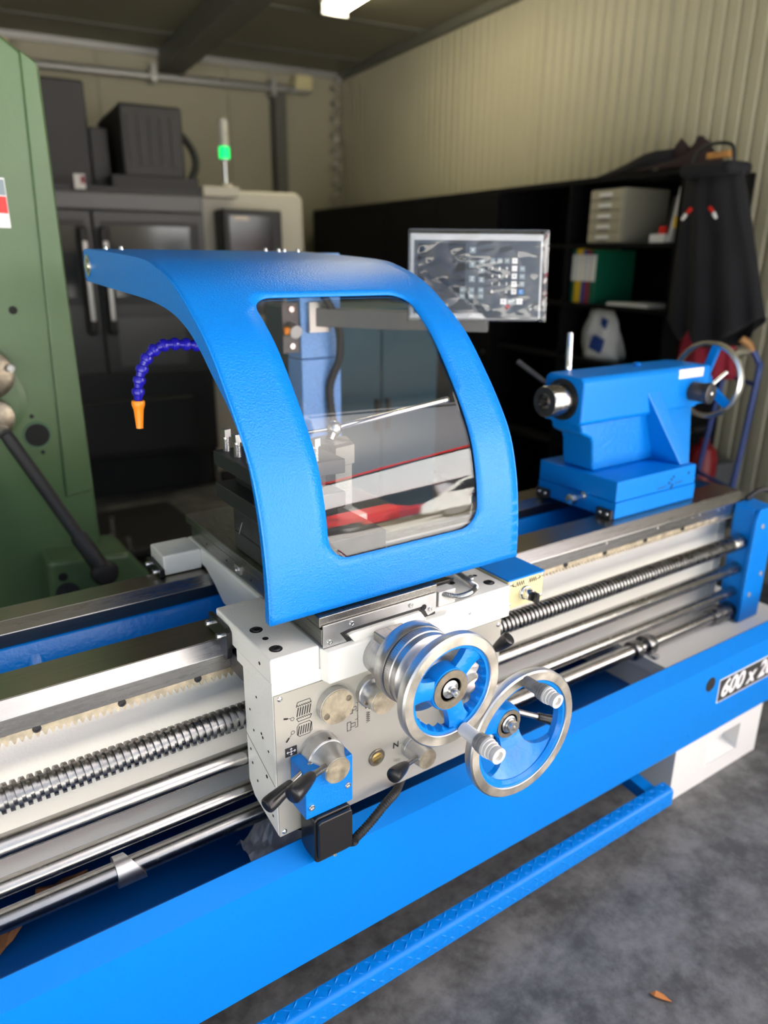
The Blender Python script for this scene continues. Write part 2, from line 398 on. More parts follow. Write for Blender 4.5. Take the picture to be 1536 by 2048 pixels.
# trunking with ribbed conduit below the ceiling
t = thing('cable_conduit', 'pale corrugated conduit running along the top of the back wall', 'conduit', rw(-4.0, -0.14, 2.98))
pts = [rw(-6.6+6.2*i/120, -0.14, 3.0-0.03*math.sin(PI*i/120)) for i in range(121)]
part('pipe', MB().tube(pts, 0.03, 10, rf=lambda i: 0.033 if i % 2 else 0.026), 'galv', t)
for x in (-5.4, -4.2, -2.95, -1.8, -0.75):
    part('clip', MB().box(x-0.02, x+0.02, -0.19, -0.016, 2.93, 3.06).xf(RT), 'galv', t, smooth=0)
    part('hanger', MB().cyl(rw(x, -0.14, 3.05), rw(x, -0.14, HZ-0.06), 0.006, n=6), 'galv', t)
for x in (-2.95, -0.46):
    part('junction_box', MB().box(x-0.08, x+0.08, -0.19, -0.016, 3.0, 3.12).xf(RT), 'cream', t, smooth=0, bevel=0.01)
# coiled air hose in the corner
t = thing('air_hose', 'pale coiled air hose hanging in the far wall corner', 'hose', rw(-0.10, -0.16, 1.5))
pts = []
for i in range(340):
    a = i/340; r = 0.035; ang = 2*PI*13*a
    pts.append(rw(-0.13+r*math.cos(ang), -0.14+r*math.sin(ang), 3.12-1.75*a))
part('coil', MB().tube(pts, 0.011, 6), 'teal' if False else 'galv', t)
part('fitting', MB().cyl(rw(-0.095, -0.14, 3.10), rw(-0.095, -0.14, HZ-0.06), 0.022, n=10), 'galv', t)
# ceiling lamp
t = thing('ceiling_lamp', 'glowing fluorescent batten lamp fixed under the ceiling', 'lamp', rw(-0.96, -2.6, HZ))
part('housing', MB().box(-1.10, -0.90, -3.5, -2.00, HZ-0.05, HZ-0.001).xf(RT), 'white_paint', t, smooth=0)
part('diffuser', MB().prism([(-1.08, HZ-0.05), (-1.05, HZ-0.10), (-0.95, HZ-0.10), (-0.92, HZ-0.05)], 'y', -3.48, -2.02).xf(RT), 'tube_glow', t, smooth=0)
for y in (-3.51, -2.01): part('end_cap', MB().box(-1.09, -0.91, y-0.012, y+0.012, HZ-0.11, HZ-0.04).xf(RT), 'white_paint', t, smooth=0)

# ================================================================ yard outside the open door (seen in the shield's reflection)
HX = 4.4      # long side wall of the hall, right of the yard
t = thing('hall_building', 'pale corrugated industrial hall beside the yard with a red roof edge', 'building', rw(HX+2, -20, 0))
part('dark_front', MB().box(HX+0.6, HX+6, -34, -8.5, 0, 2.3).xf(RT), 'cnc_dark', t, smooth=0)
part('upper_wall', MB().box(HX+0.02, HX+6, -34, -8.5, 2.3, 4.70).xf(RT), 'facade', t, smooth=0)
part('painted_shadow_strip', MB().box(HX-0.02, HX+6, -34.1, -8.4, 4.70, 4.86).xf(RT), 'hole', t, smooth=0)  # solid black strip painting the shade under the roof edge
part('roof_edge', MB().box(HX-0.08, HX+6.1, -34.2, -8.3, 4.86, 5.08).xf(RT), 'red', t, smooth=0)
for i in range(6): part('pillar', MB().box(HX+0.1, HX+0.4, -33.8+5.0*i, -33.5+5.0*i, 0, 2.3).xf(RT), 'facade', t, smooth=0)
def clad():
    pts = [(k*0.155+dx, dy) for k in range(16) for dx, dy in ((0, 0.0), (0, 0.03), (0.075, 0.03), (0.075, 0.0))]+[(2.48, 0), (2.48, -0.05), (0, -0.05)]
    return MB().prism(pts, 'z', 2.3, 4.68)
for i in range(10):
    o = inst('cladding_panel', shared('clad', clad, 'facade_pale'), t, (0, 0, 0))
    o.matrix_local = Matrix.Translation(-root_loc(t)) @ RT @ Matrix.Translation((HX, -33.9+2.5*i, 0)) @ Matrix.Rotation(PI/2, 4, 'Z')
def wheels(t, x0, x1, ys, r):
    for x in (x0, x1):
        for y in ys:
            wl = part('wheel', MB().lathe([(r*0.55, -0.10), (r*0.9, -0.11), (r, -0.08), (r, 0.08), (r*0.9, 0.11), (r*0.55, 0.10)], rw(x, y, r), rdir(1, 0, 0), 24), 'tyre', t)
            part('wheel_disc', MB().lathe([(r*0.6, -0.115), (r*0.6, 0.115)], rw(x, y, r), rdir(1, 0, 0), 24), 'satin_steel', wl)
t = thing('red_car', 'red car with black windows parked in front of the hall', 'car', rw(3.6, -15.4, 0))
body = [(-13.3, 0.35), (-13.25, 0.85), (-14.2, 1.02), (-14.7, 1.55), (-16.4, 1.60), (-17.3, 1.05), (-17.5, 0.4)]
part('body', MB().prism(body, 'x', 2.9, 4.2).xf(RT), 'red_gloss', t, bevel=0.09, seg=4)
part('side_window', MB().prism([(-14.35, 1.05), (-14.8, 1.47), (-16.3, 1.52), (-16.9, 1.08)], 'x', 2.885, 2.901).xf(RT), 'glass_dark', t, smooth=0)
part('sill', MB().box(2.87, 2.91, -17.0, -13.8, 0.33, 0.62).xf(RT), 'rubber', t, smooth=0)
wheels(t, 3.0, 4.1, (-14.1, -16.6), 0.33)
t = thing('white_van', 'white van with rounded nose parked in front of the hall', 'van', rw(3.5, -10.6, 0))
vb = [(-12.5, 0.3), (-12.45, 0.95), (-12.1, 1.25), (-11.6, 1.95), (-11.0, 2.2), (-9.0, 2.2), (-8.95, 0.3)]
part('body', MB().prism(vb, 'x', 2.8, 4.2).xf(RT), 'white_paint', t, bevel=0.18, seg=5)
part('side_window', MB().prism([(-11.75, 1.35), (-11.4, 1.85), (-10.9, 1.9), (-10.9, 1.35)], 'x', 2.785, 2.802).xf(RT), 'glass_dark', t, smooth=0)
part('handle', MB().box(2.75, 2.80, -10.75, -10.5, 1.13, 1.17).xf(RT), 'rubber', t, smooth=0)
wheels(t, 2.92, 4.08, (-11.7, -9.6), 0.33)

# ================================================================ lathe bed
XB0, XB1 = -1.30, 2.31
t = thing('lathe_bed', 'long lathe bed with ground steel ways, white front wall and blue inner web', 'lathe bed', (0.5, 1.45, 0.30))
def xprism(name, pts, m, parent, x0=XB0, x1=XB1, **k): return part(name, MB().prism(pts, 'x', x0, x1), m, parent, **k)
fw = xprism('front_way', [(1.270, 0.860), (1.2486, 0.8345), (1.2486, 0.802), (1.285, 0.802), (1.285, 0.80), (1.372, 0.80), (1.372, 0.848), (1.365, 0.860)], 'ground_steel', t, smooth=0, bevel=0.0015)
part('way_top', MB().box(XB0, XB1-0.01, 1.2715, 1.364, 0.8600, 0.8607), 'way_top', fw, smooth=0)
rwy = xprism('rear_way', [(1.585, 0.860), (1.560, 0.842), (1.560, 0.812), (1.662, 0.812), (1.662, 0.850), (1.656, 0.860)], 'ground_steel', t, smooth=0, bevel=0.0015)
part('way_top', MB().box(XB0, XB1-0.01, 1.588, 1.655, 0.8600, 0.8607), 'way_top', rwy, smooth=0)
part('way_side', MB().box(XB0, XB1-0.01, 1.5592, 1.5600, 0.814, 0.841), 'way_top', rwy, smooth=0)
xprism('front_wall', [(1.300, 0.801), (1.300, 0.44), (1.345, 0.44), (1.345, 0.801)], 'white_cast', t, smooth=0)
# inner blue casting: curved trough between the ways
xprism('inner_web', [(1.346, 0.799), (1.372, 0.799), (1.385, 0.785), (1.392, 0.760), (1.42, 0.735), (1.50, 0.735), (1.535, 0.76), (1.545, 0.79), (1.56, 0.811), (1.70, 0.811), (1.70, 0.44), (1.346, 0.44)], 'blue_cast', t, bevel=0.006)
for x in (-0.55, 0.175, 0.90, 1.55, 2.10):
    part('cross_rib', MB().prism([(1.375, 0.792), (1.40, 0.760), (1.44, 0.744), (1.51, 0.748), (1.552, 0.797), (1.56, 0.70), (1.375, 0.70)], 'x', x-0.02, x+0.02), 'blue_cast', t, bevel=0.018, seg=4)
part('end_plate', MB().box(XB1, XB1+0.02, 1.262, 1.66, 0.72, 0.855), 'way_top', t, smooth=0)
# rack under the front way: module 4 teeth
rk = MB(); p = 0.012566; n = int((XB1-0.05-XB0)/p); pr = [(XB0, 0.8015)]
for i in range(n):
    a = XB0+i*p
    pr += [(a+p*0.02, 0.7795), (a+p*0.16, 0.7795), (a+p*0.40, 0.7885), (a+p*0.62, 0.7885), (a+p*0.86, 0.7795)]
pr += [(XB0+n*p, 0.7795), (XB0+n*p, 0.8015)]
for i in range(n):          # separate convex teeth on a strip, so the caps stay clean
    a = XB0+i*p
    rk.prism([(a+p*0.10, 0.7895), (a+p*0.40, 0.7795), (a+p*0.60, 0.7795), (a+p*0.90, 0.7895)], 'y', 1.252, 1.285)
rk.box(XB0, XB0+n*p, 1.252, 1.285, 0.7895, 0.8018)
part('rack', rk, 'worn_face', t, smooth=0, label='toothed steel gear rack')
for x in (-0.02, 0.126, 0.273, 0.42, 1.19, 1.30, 1.46, 1.62, 1.80, 1.98):
    cap(t, (x, 1.2522, 0.7955 if int(x*1000) % 2 else 0.797), (0, -1, 0), 0.0075, 0.003, 'black_oxide', 'rack_bolt')
for x in (1.62, 1.85, 2.02, 2.06, 2.16, 2.19): dot(t, (x, 1.2484, 0.825), (0, -1, 0), 0.004, m='zinc', name='pin')
xprism('wall_rib', [(1.296, 0.80), (1.296, 0.445), (1.302, 0.445), (1.302, 0.80)], 'white_cast', t, 2.255, 2.30, smooth=0, bevel=0.002)

# ---------------------------------------------------------------- lead screw (square thread)
LY, LZ = 1.205, 0.714
def square_thread(x0, x1, pitch, r0, r1, n=26):
    turns = int((x1-x0)/pitch); prof = [(0.0, r1), (0.50, r1), (0.54, r0), (0.96, r0)]; vs = []; fs = []; k = turns*4
    for i in range(k+1):
        px, pr_ = prof[i % 4]; base = (i//4+px)*pitch
        for j in range(n):
            a = 2*PI*j/n; vs.append((x0+base+pitch*j/n, LY+pr_*math.cos(a), LZ+pr_*math.sin(a)))
    for i in range(k):
        for j in range(n):
            if j < n-1: fs.append((i*n+j, i*n+j+1, (i+1)*n+j+1, (i+1)*n+j))
            elif i+5 <= k: fs.append((i*n+j, (i+4)*n, (i+5)*n, (i+1)*n+j))
    return MB().add(vs, fs)
t = thing('lead_screw', 'long square-threaded lead screw running along the white bed wall', 'lead screw', (0.5, LY, LZ))
part('thread', square_thread(XB0, 2.18, 0.0138, 0.0188, 0.0255), 'screw_steel', t, smooth=32)
part('core', MB().cyl((XB0, LY, LZ), (2.2, LY, LZ), 0.0186, n=24), 'screw_steel', t)
part('journal', MB().lathe([(0.0255, 0), (0.0265, 0.004), (0.0265, 0.055)], (2.18, LY, LZ), (1, 0, 0), 28), 'turned_steel', t)
def rod(name, y, z, r, label):
    o = part(name, MB().lathe([(r*0.96, 0), (r, 0.003), (r, 2.25-XB0-0.003), (r*0.96, 2.25-XB0)], (XB0, y, z), (1, 0, 0), 32), 'turned_steel')
    return tag(o, label, 'rod', 'feed and control rods')
rod('feed_rod', 1.205, 0.621, 0.0205, 'thick smooth steel rod directly below the lead screw')
rod('feed_rod', 1.205, 0.536, 0.0165, 'thin smooth steel rod between the two thicker rods below the lead screw')
t = thing('control_rod', 'lowest steel rod with tapered collar and stop rings above the blue tray', 'rod', (0.5, 1.205, 0.466), 'feed and control rods')
part('shaft', MB().lathe([(0.0195, 0), (0.0205, 0.003), (0.0205, 2.18-XB0)], (XB0, 1.205, 0.466), (1, 0, 0), 32), 'turned_steel', t)
# the cam collar with an oblique end face
cm = MB(); ring = []
for e, fx in ((0, lambda a: 0.212), (1, lambda a: 0.250+0.016*math.cos(a+2.2))):
    for r in (0.030, 0.0206):
        ring.append([(fx(2*PI*j/32), 1.205+r*math.cos(2*PI*j/32), 0.466+r*math.sin(2*PI*j/32)) for j in range(32)])
vs = ring[0]+ring[1]+ring[2]+ring[3]; fs = []
for j in range(32):
    k = (j+1) % 32; fs += [(j, k, 64+k, 64+j), (j, 32+j, 32+k, k), (64+j, 64+k, 96+k, 96+j)]
part('cam_collar', cm.add(vs, fs), 'satin_steel', t, smooth=40, label='dark steel collar with an oblique face')
part('stop_ring', MB().lathe([(0.0206, 0), (0.029, 0.001), (0.030, 0.004), (0.030, 0.024), (0.029, 0.027), (0.0206, 0.028)], (1.735, 1.205, 0.466), (1, 0, 0), 28), 'screw_steel', t)
part('stop_ring', MB().lathe([(0.0206, 0), (0.032, 0.001), (0.033, 0.004), (0.033, 0.030), (0.032, 0.033), (0.0206, 0.034)], (1.792, 1.205, 0.466), (1, 0, 0), 28), 'screw_steel', t)
part('bush', MB().lathe([(0.026, 0), (0.027, 0.03), (0.0295, 0.031), (0.030, 0.11), (0.027, 0.113)], (2.135, 1.205, 0.466), (1, 0, 0), 28), 'screw_steel', t)

# ---------------------------------------------------------------- end bracket carrying screw and rods
t = thing('end_bracket', 'bright blue cast bracket carrying the right ends of screw and rods', 'bracket', (2.28, 1.2, 0.43))
part('body', MB().prism([(1.165, 0.44), (1.165, 0.800), (1.182, 0.830), (1.247, 0.836), (1.247, 0.44)], 'x', 2.245, 2.345), 'blue_paint', t, bevel=0.006)
part('front_cheek', MB().prism([(2.232, 0.44), (2.232, 0.80), (2.25, 0.835), (2.33, 0.835), (2.345, 0.80), (2.345, 0.44)], 'y', 1.158, 1.172), 'blue_paint', t, bevel=0.004)
for x, z in ((2.272, 0.775), (2.32, 0.80), (2.266, 0.535), (2.315, 0.60)): cap(t, (x, 1.1575, z), (0, -1, 0), 0.008, 0.003, 'galv')
part('top_cable', MB().tube(catmull([(2.30, 1.24, 0.84), (2.35, 1.22, 0.87), (2.40, 1.20, 0.84), (2.42, 1.2, 0.75)], 6), 0.009, 8), 'rubber', t)

# ---------------------------------------------------------------- pedestal
t = thing('lathe_pedestal', 'white cast pedestal under the tailstock end with a recessed opening', 'pedestal', (2.02, 1.35, 0))
pf = MB()
x0, x1, z1 = 1.79, 2.262, 0.40
ox0, ox1, oz0, oz1 = 1.965, 2.14, 0.055, 0.155      # recess in the front face
def quad(a, b, c, d): pf.add([a, b, c, d], [(0, 1, 2, 3)])
yb, yf = 1.70, 1.042
for a, b, c, d in ((x0, ox0, 0.0, z1), (ox1, x1, 0.0, z1), (ox0, ox1, 0.0, oz0), (ox0, ox1, oz1, z1)):
    pf.box(a, b, yf, yf+0.05, c, d)
part('front_plate', pf, 'white_paint', t, smooth=0)
part('body', MB().box(x0, x1, yf+0.05, yb, 0.0, z1), 'white_paint', t, smooth=0)
part('recess_floor', MB().prism([(yf+0.004, oz0), (yf+0.05, oz0), (yf+0.05, oz0+0.02)], 'x', ox0, ox1), 'white_paint', t, smooth=0)
dot(t, (1.993, 1.0915, 0.082), (0, -1, 0), 0.012, m='hole', name='drain_hole')
part('top_plate', MB().box(1.775, 2.46, 1.046, 1.70, 0.40, 0.435), 'white_paint', t, smooth=0, bevel=0.004)
part('top_ledge', MB().box(1.80, 2.46, 1.06, 1.10, 0.435, 0.441), 'white_paint', t, smooth=0, bevel=0.002)
part('top_rib', MB().box(1.775, 1.81, 1.05, 1.29, 0.435, 0.4445), 'white_paint', t, smooth=0, bevel=0.003)
cap(t, (1.795, 1.16, 0.447), (0, 0, 1), 0.011, 0.009, 'zinc'); cap(t, (2.35, 1.05, 0.435), (0, 0, 1), 0.008, 0.004, 'galv')
tag(t, t['label'], 'pedestal')
# ---------------------------------------------------------------- chip tray
t = thing('chip_tray', 'long bright blue steel chip tray with sloped lip under the bed', 'chip tray', (0.5, 1.1, 0.2422))
TX0, TX1 = XB0, 2.60
part('front_panel', MB().prism([(1.000, 0.2422), (1.000, 0.4862), (1.0025, 0.4875), (1.0025, 0.2422)], 'x', TX0, TX1), 'blue_paint', t, smooth=0)
part('lip', MB().prism([(1.0000, 0.4864), (1.042, 0.5100), (1.0432, 0.5079), (1.0025, 0.4847)], 'x', TX0, TX1), 'blue_paint', t, smooth=0)
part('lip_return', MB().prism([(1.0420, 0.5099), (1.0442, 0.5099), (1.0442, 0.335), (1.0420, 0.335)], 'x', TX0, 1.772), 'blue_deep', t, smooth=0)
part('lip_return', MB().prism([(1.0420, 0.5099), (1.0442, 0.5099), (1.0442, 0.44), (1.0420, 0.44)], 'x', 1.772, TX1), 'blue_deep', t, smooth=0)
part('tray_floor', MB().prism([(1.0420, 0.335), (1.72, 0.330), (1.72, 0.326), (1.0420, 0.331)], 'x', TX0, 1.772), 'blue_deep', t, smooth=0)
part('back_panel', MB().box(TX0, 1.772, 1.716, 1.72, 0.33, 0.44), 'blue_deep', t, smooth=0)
part('bottom_flange', MB().box(TX0, TX1, 1.002, 1.038, 0.2422, 0.2450), 'blue_paint', t, smooth=0)
# plate "600 x 2000" and hole
dot(t, (1.838, 0.9998, 0.4235), (0, -1, 0), 0.023, name='round_hole')
pl = part('size_plate', MB().box(1.888, 2.24, 0.9985, 0.9999, 0.3455, 0.4185), 'ink', t, smooth=0, label='black plate with white size lettering')
part('plate_border', MB().box(1.885, 2.243, 0.9990, 0.99995, 0.3425, 0.4215), 'white_ink', pl, smooth=0)
part('size_lettering', text_mb('600 x 2000', 0.078, facing((1.897, 0.9980, 0.382), (1, 0, 0), (0, 0, 1)), bold=0.0022, shear=0.25, align='LEFT'), 'white_ink', pl, smooth=0)
for x, z in ((1.94, 0.450), (1.77, 0.275)): button(t, (x, 1.00, z), (0, -1, 0), 0.006, 0.002, 'blue_paint')

# ---------------------------------------------------------------- foot brake bar of tread plate
t = thing('brake_bar', 'blue tread-plate foot brake bar running low along the tray', 'foot bar', (0.6, 0.97, 0.08))
pa = part('tread_plate', MB().prism([(0.960, 0.108), (0.960, 0.150), (0.9615, 0.156), (0.966, 0.160), (0.972, 0.1615), (0.997, 0.1620), (0.997, 0.159), (0.972, 0.1585), (0.967, 0.157), (0.9635, 0.150), (0.9635, 0.108)], 'x', -1.25, 1.668), 'blue_paint', t, smooth=40)
lz = MB()
def tear(o, d, n, L=0.014, wd=0.0032, h=0.0014):
    d = Vector(d).normalized(); n = Vector(n).normalized(); s = n.cross(d); o = Vector(o)
    lz.add([o-d*L, o+s*wd, o+d*L, o-s*wd, o+n*h], [(0, 1, 4), (1, 2, 4), (2, 3, 4), (3, 0, 4)])
tn, td = Vector((0, 0, 1)), Vector((0, 1, 0)); fn_, fd = Vector((0, -1, 0)), Vector((0, 0, 1))
x = 0.26; k = 0
while x < 1.66:
    for i, base in enumerate(((0.991, 0.1617), (0.976, 0.1613))):
        tear(Vector((x, base[0], base[1])), Vector((0.75, 0.62*(1 if (k+i) % 2 else -1), 0)), tn, 0.0125, 0.0030, 0.0024)
    for i, base in enumerate(((0.9600, 0.141), (0.9600, 0.121))):
        tear(Vector((x, base[0], base[1])), Vector((0.75, 0, 0.62*(1 if (k+i) % 2 else -1))), fn_, 0.0125, 0.0030, 0.0024)
    x += 0.024; k += 1
o = part('tread_pattern', lz, 'blue_paint', t, smooth=0); o['kind'] = 'stuff'
part('core_tube', MB().cyl((-1.25, 0.982, 0.135), (1.660, 0.982, 0.135), 0.0175, n=16), 'blue_paint', t)
part('arm', MB().prism([(0.975, 0.112), (0.975, 0.150), (1.30, 0.195), (1.30, 0.155)], 'x', 1.60, 1.64), 'blue_paint', t, smooth=0)
part('arm', MB().prism([(0.975, 0.112), (0.975, 0.150), (1.30, 0.195), (1.30, 0.155)], 'x', -0.70, -0.66), 'blue_paint', t, smooth=0)
part('pivot_shaft', MB().cyl((-0.80, 1.29, 0.175), (1.789, 1.29, 0.175), 0.018, n=14), 'blue_deep', t)

# things lying in the tray and on the floor
t = thing('cardboard_scrap', 'crumpled brown packing scrap lying in the blue tray', 'scrap', (0.10, 1.33, 0.338))
for (x, y, a, s) in ((0.03, 1.30, 0.5, 0.045), (0.13, 1.34, -0.3, 0.05)):
    m = MB().grid(lambda u, v: (x+(u-0.5)*s*2*math.cos(a)-(v-0.5)*s*math.sin(a), y+(u-0.5)*s*2*math.sin(a)+(v-0.5)*s*math.cos(a), 0.348+0.016*noise.noise((u*3+x*9, v*3, y*5))+0.02*u), 6, 4)
    part('flap', m, 'cardboard', t, smooth=0, solid=(0.003, 0))
t = thing('plastic_wrap', 'clear crumpled plastic wrap in the tray below the apron', 'plastic wrap', (0.55, 1.17, 0.345))
m = MB().grid(lambda u, v: (0.47+u*0.17, 1.12+v*0.12, 0.385+0.05*u+0.03*noise.noise((u*4, v*5, 1.3))+0.012*math.sin(u*9+v*3)), 12, 9)
part('sheet', m, 'wrap', t, smooth=0, solid=(0.0012, 0))
part('folded_edge', MB().grid(lambda u, v: (0.465+u*0.18, 1.115+v*0.02, 0.352+0.05*u+v*0.03+0.006*math.sin(u*12)), 12, 3), 'wrap', t, smooth=0, solid=(0.0015, 0))
m = MB(); lp = [(-0.022, 0.003), (-0.012, 0.010), (0.004, 0.008), (0.024, 0.0), (0.006, -0.007), (-0.010, -0.008)]
m.add([(1.223+x*0.5-y*0.8, 0.655-x*0.9-y*0.5, 0.003+abs(y)*0.6) for x, y in lp]+[(1.223+x*0.5-y*0.8, 0.655-x*0.9-y*0.5, 0.0002+abs(y)*0.6) for x, y in lp], [(0, 1, 2, 3, 4, 5), (11, 10, 9, 8, 7, 6)]+[(i, (i+1) % 6, 6+(i+1) % 6, 6+i) for i in range(6)])
tag(part('dry_leaf', m, 'leaf', smooth=0), 'small dry orange-brown leaf on the concrete floor', 'leaf')

# ================================================================ carriage: saddle, apron, cross slide and controls
CX0, CX1, CZ = 0.485, 1.059, 0.9127
car = thing('lathe_carriage', 'white lathe carriage with apron, levers and two handwheels', 'lathe carriage', (0.77, 1.2, 0.53))
sad = MB()
sad.prism([(CX0, 1.053), (0.583, 1.053), (0.583, 1.18), (0.583, 1.302), (CX0, 1.302)], 'z', 0.862, CZ)
sad_o = part('saddle', MB().box(CX0, 0.584, 1.053, 1.302, 0.8625, CZ), 'white_cast', car, smooth=0, bevel=0.004, seg=3)
part('saddle_front', MB().box(CX0, 0.60, 1.053, 1.205, 0.8402, 0.8645), 'white_cast', sad_o, smooth=0)
part('saddle_front', MB().box(0.86, CX1, 1.053, 1.205, 0.8402, 0.8645), 'white_cast', sad_o, smooth=0)
part('saddle_wing', MB().box(0.850, CX1, 1.053, 1.302, 0.8625, CZ), 'white_cast', sad_o, smooth=0, bevel=0.004, seg=3)
part('saddle_center', MB().prism([(0.5845, 1.05), (0.590, 1.029), (0.862, 1.029), (0.8845, 1.05), (0.8845, 1.30), (0.5845, 1.30)], 'z', 0.8402, 0.9075), 'white_cast', sad_o, smooth=0, bevel=0.004, seg=3)
# bridge between the wings, with an arch below
part('bridge', MB().prism([(1.300, CZ), (1.62, CZ), (1.72, CZ), (1.72, 0.875), (1.60, 0.868), (1.55, 0.846), (1.50, 0.815), (1.42, 0.812), (1.38, 0.845), (1.35, 0.8625), (1.300, 0.8625)], 'x', 0.578, 0.965), 'white_cast', sad_o, smooth=0, bevel=0.006, seg=3)
part('rear_wing', MB().box(CX0, 0.579, 1.621, 1.72, 0.8625, CZ), 'white_cast', sad_o, smooth=0, bevel=0.005, seg=3)
part('rear_wing', MB().box(0.964, CX1, 1.621, 1.72, 0.8625, CZ), 'white_cast', sad_o, smooth=0, bevel=0.005, seg=3)
part('rear_skirt', MB().box(CX0, CX1, 1.702, 1.722, 0.80, 0.8630), 'white_cast', sad_o, smooth=0)
part('gib_block', MB().box(0.488, 0.53, 1.186, 1.2475, 0.800, 0.842), 'dark_steel', sad_o, smooth=0)
for x, y, r in ((0.513, 1.171, 0.0125), (0.512, 1.086, 0.0125), (1.030, 1.091, 0.0125)):
    part('bolt_pocket', MB().lathe([(r, 0), (r, 0.0006), (r*0.9, 0.0008), (1e-6, 0.0008)], (x, y, CZ), (0, 0, 1), 20), 'hole', car)
    cap(car, (x, y, CZ-0.001), (0, 0, 1), r*0.75, 0.004, 'black_oxide')
for x, y, r, m in ((0.513, 1.131, 0.006, 'hole'), (1.029, 1.136, 0.005, 'hole'), (0.517, 1.290, 0.007, 'white_cast'), (0.536, 1.290, 0.007, 'white_cast'), (0.512, 1.655, 0.007, 'white_cast'), (0.528, 1.66, 0.007, 'white_cast')): dot(car, (x, y, CZ), (0, 0, 1), r, m=m)
part('oil_cup', MB().lathe([(0.010, 0), (0.009, 0.003), (0.007, 0.004), (0.006, 0.003), (0.003, 0.0045), (1e-6, 0.005)], (1.012, 1.133, CZ), (0, 0, 1), 18), 'satin_steel', car)
dot(car, (0.959, 1.135, CZ), (0, 0, 1), 0.009)
for x, z, r in ((0.535, 0.878, 0.0055), (1.012, 0.883, 0.0045)): button(car, (x, 1.053, z), (0, -1, 0), r, 0.0015, 'white_cast')
button(car, (0.945, 1.053, 0.878), (0, -1, 0), 0.004, 0.001, 'galv'); dot(car, (CX0, 1.10, 0.885), (-1, 0, 0), 0.0035)
# way wipers
for nm, ys in (('front', 1.0), ('rear', -1.0)):
    if nm == 'front':
        pts = [(1.222, 0.893), (1.232, 0.900), (1.318, 0.900), (1.322, 0.864), (1.276, 0.864), (1.262, 0.845), (1.246, 0.826), (1.228, 0.834), (1.222, 0.86)]
        bs = ((1.300, 0.884), (1.246, 0.879))
    else:
        pts = [(1.615, 0.8625), (1.615, 0.882), (1.700, 0.886), (1.722, 0.88), (1.722, 0.84), (1.70, 0.8625)]
        bs = ((1.688, 0.874), (1.634, 0.873))
    wp = part('way_wiper', MB().prism(pts, 'x', CX0-0.011, CX0-0.0002), 'black_plastic', car, smooth=0, bevel=0.002)
    wp2 = part('way_wiper', MB().prism(pts, 'x', CX1+0.0002, CX1+0.011), 'black_plastic', car, smooth=0, bevel=0.002)
    for y, z in bs: cap(wp, (CX0-0.011, y, z), (-1, 0, 0), 0.0065, 0.012, 'zinc')
# ---- apron
AX0, AX1 = 0.4862, 1.036
apr = part('apron', MB().prism([(1.0535, 0.8395), (1.183, 0.8395), (1.183, 0.575), (1.160, 0.550), (1.0535, 0.5275)], 'x', AX0, AX1), 'white_cast', car, smooth=0, bevel=0.002)
part('front_plate', MB().box(AX0+0.001, AX1-0.001, 1.0505, 1.0534, 0.5285, 0.8392), 'apron_plate', apr, smooth=0)
part('side_seam', MB().prism([(1.060, 0.640), (1.183, 0.690), (1.183, 0.6885), (1.060, 0.6385)], 'x', AX0-0.0006, AX0), 'wall_seam', apr, smooth=0)
for x, z in ((0.4985, 0.8315), (0.4970, 0.5375), (1.0265, 0.829), (1.0265, 0.539)): button(apr, (x, 1.0504, z), (0, -1, 0), 0.0055, 0.0025)
for y, z, r in ((1.125, 0.80, 0.0026), (1.158, 0.755, 0.0026), (1.11, 0.728, 0.003), (1.105, 0.722, 0.003), (1.145, 0.715, 0.0026), (1.082, 0.705, 0.0026), (1.165, 0.66, 0.003), (1.095, 0.640, 0.004), (1.160, 0.63, 0.003), (1.14, 0.60, 0.003), (1.08, 0.595, 0.003), (1.075, 0.562, 0.003)):
    dot(apr, (AX0-0.0002, y, z), (-1, 0, 0), r)
IY = 1.0500
def icon(name, lines, wd, mt='ink'):
    m = MB()
    for ln in lines: stroke(m, ln, wd, on_y(IY-0.0002))
    return part(name, m, mt, apr, smooth=0)
def octa(x0, x1, z0, z1, c, top=True, bot=True):
    return [(x0, z0+c), (x0, z1-c), (x0+c, z1), (x1-c, z1), (x1, z1-c), (x1, z0+c), (x1-c, z0), (x0+c, z0), (x0, z0+c)]
def wave(x0, x1, z, a, n): return [(x0+(x1-x0)*i/(2*n), z+(a if i % 2 else -a)) for i in range(2*n+1)]
def threads(x0, x1, z0, z1, n): return [[(x0+(x1-x0)*(i+0.15)/n, z0), (x0+(x1-x0)*(i+0.75)/n, z1)] for i in range(n)]
# half-nut symbols: nut open (upper), nut closed (lower)
icon('thread_symbol', [[(0.531, 0.805), (0.534, 0.812), (0.559, 0.812), (0.562, 0.805)], wave(0.531, 0.562, 0.804, 0.0015, 7), [(0.531, 0.778), (0.534, 0.771), (0.559, 0.771), (0.562, 0.778)], wave(0.531, 0.562, 0.778, 0.0015, 7)], 0.0011)
icon('thread_symbol', threads(0.531, 0.562, 0.783, 0.799, 6), 0.0022)
icon('thread_symbol', [octa(0.531, 0.562, 0.738, 0.765, 0.005)], 0.0011)
icon('thread_symbol', threads(0.532, 0.562, 0.743, 0.759, 6), 0.0022)
def ringpts(cx, cz, r, n=16): return [(cx+r*math.cos(2*PI*i/n), cz+r*math.sin(2*PI*i/n)) for i in range(n+1)]
icon('lever_symbol', [ringpts(0.522, 0.781, 0.0035), [(0.519, 0.783), (0.506, 0.787)]], 0.0008)
icon('lever_symbol', [ringpts(0.522, 0.752, 0.0035), [(0.5195, 0.749), (0.510, 0.738)]], 0.0008)
icon('lever_tip', [[(0.506, 0.787), (0.511, 0.7855)]], 0.0035); icon('lever_tip', [[(0.509, 0.737), (0.513, 0.742)]], 0.0035)
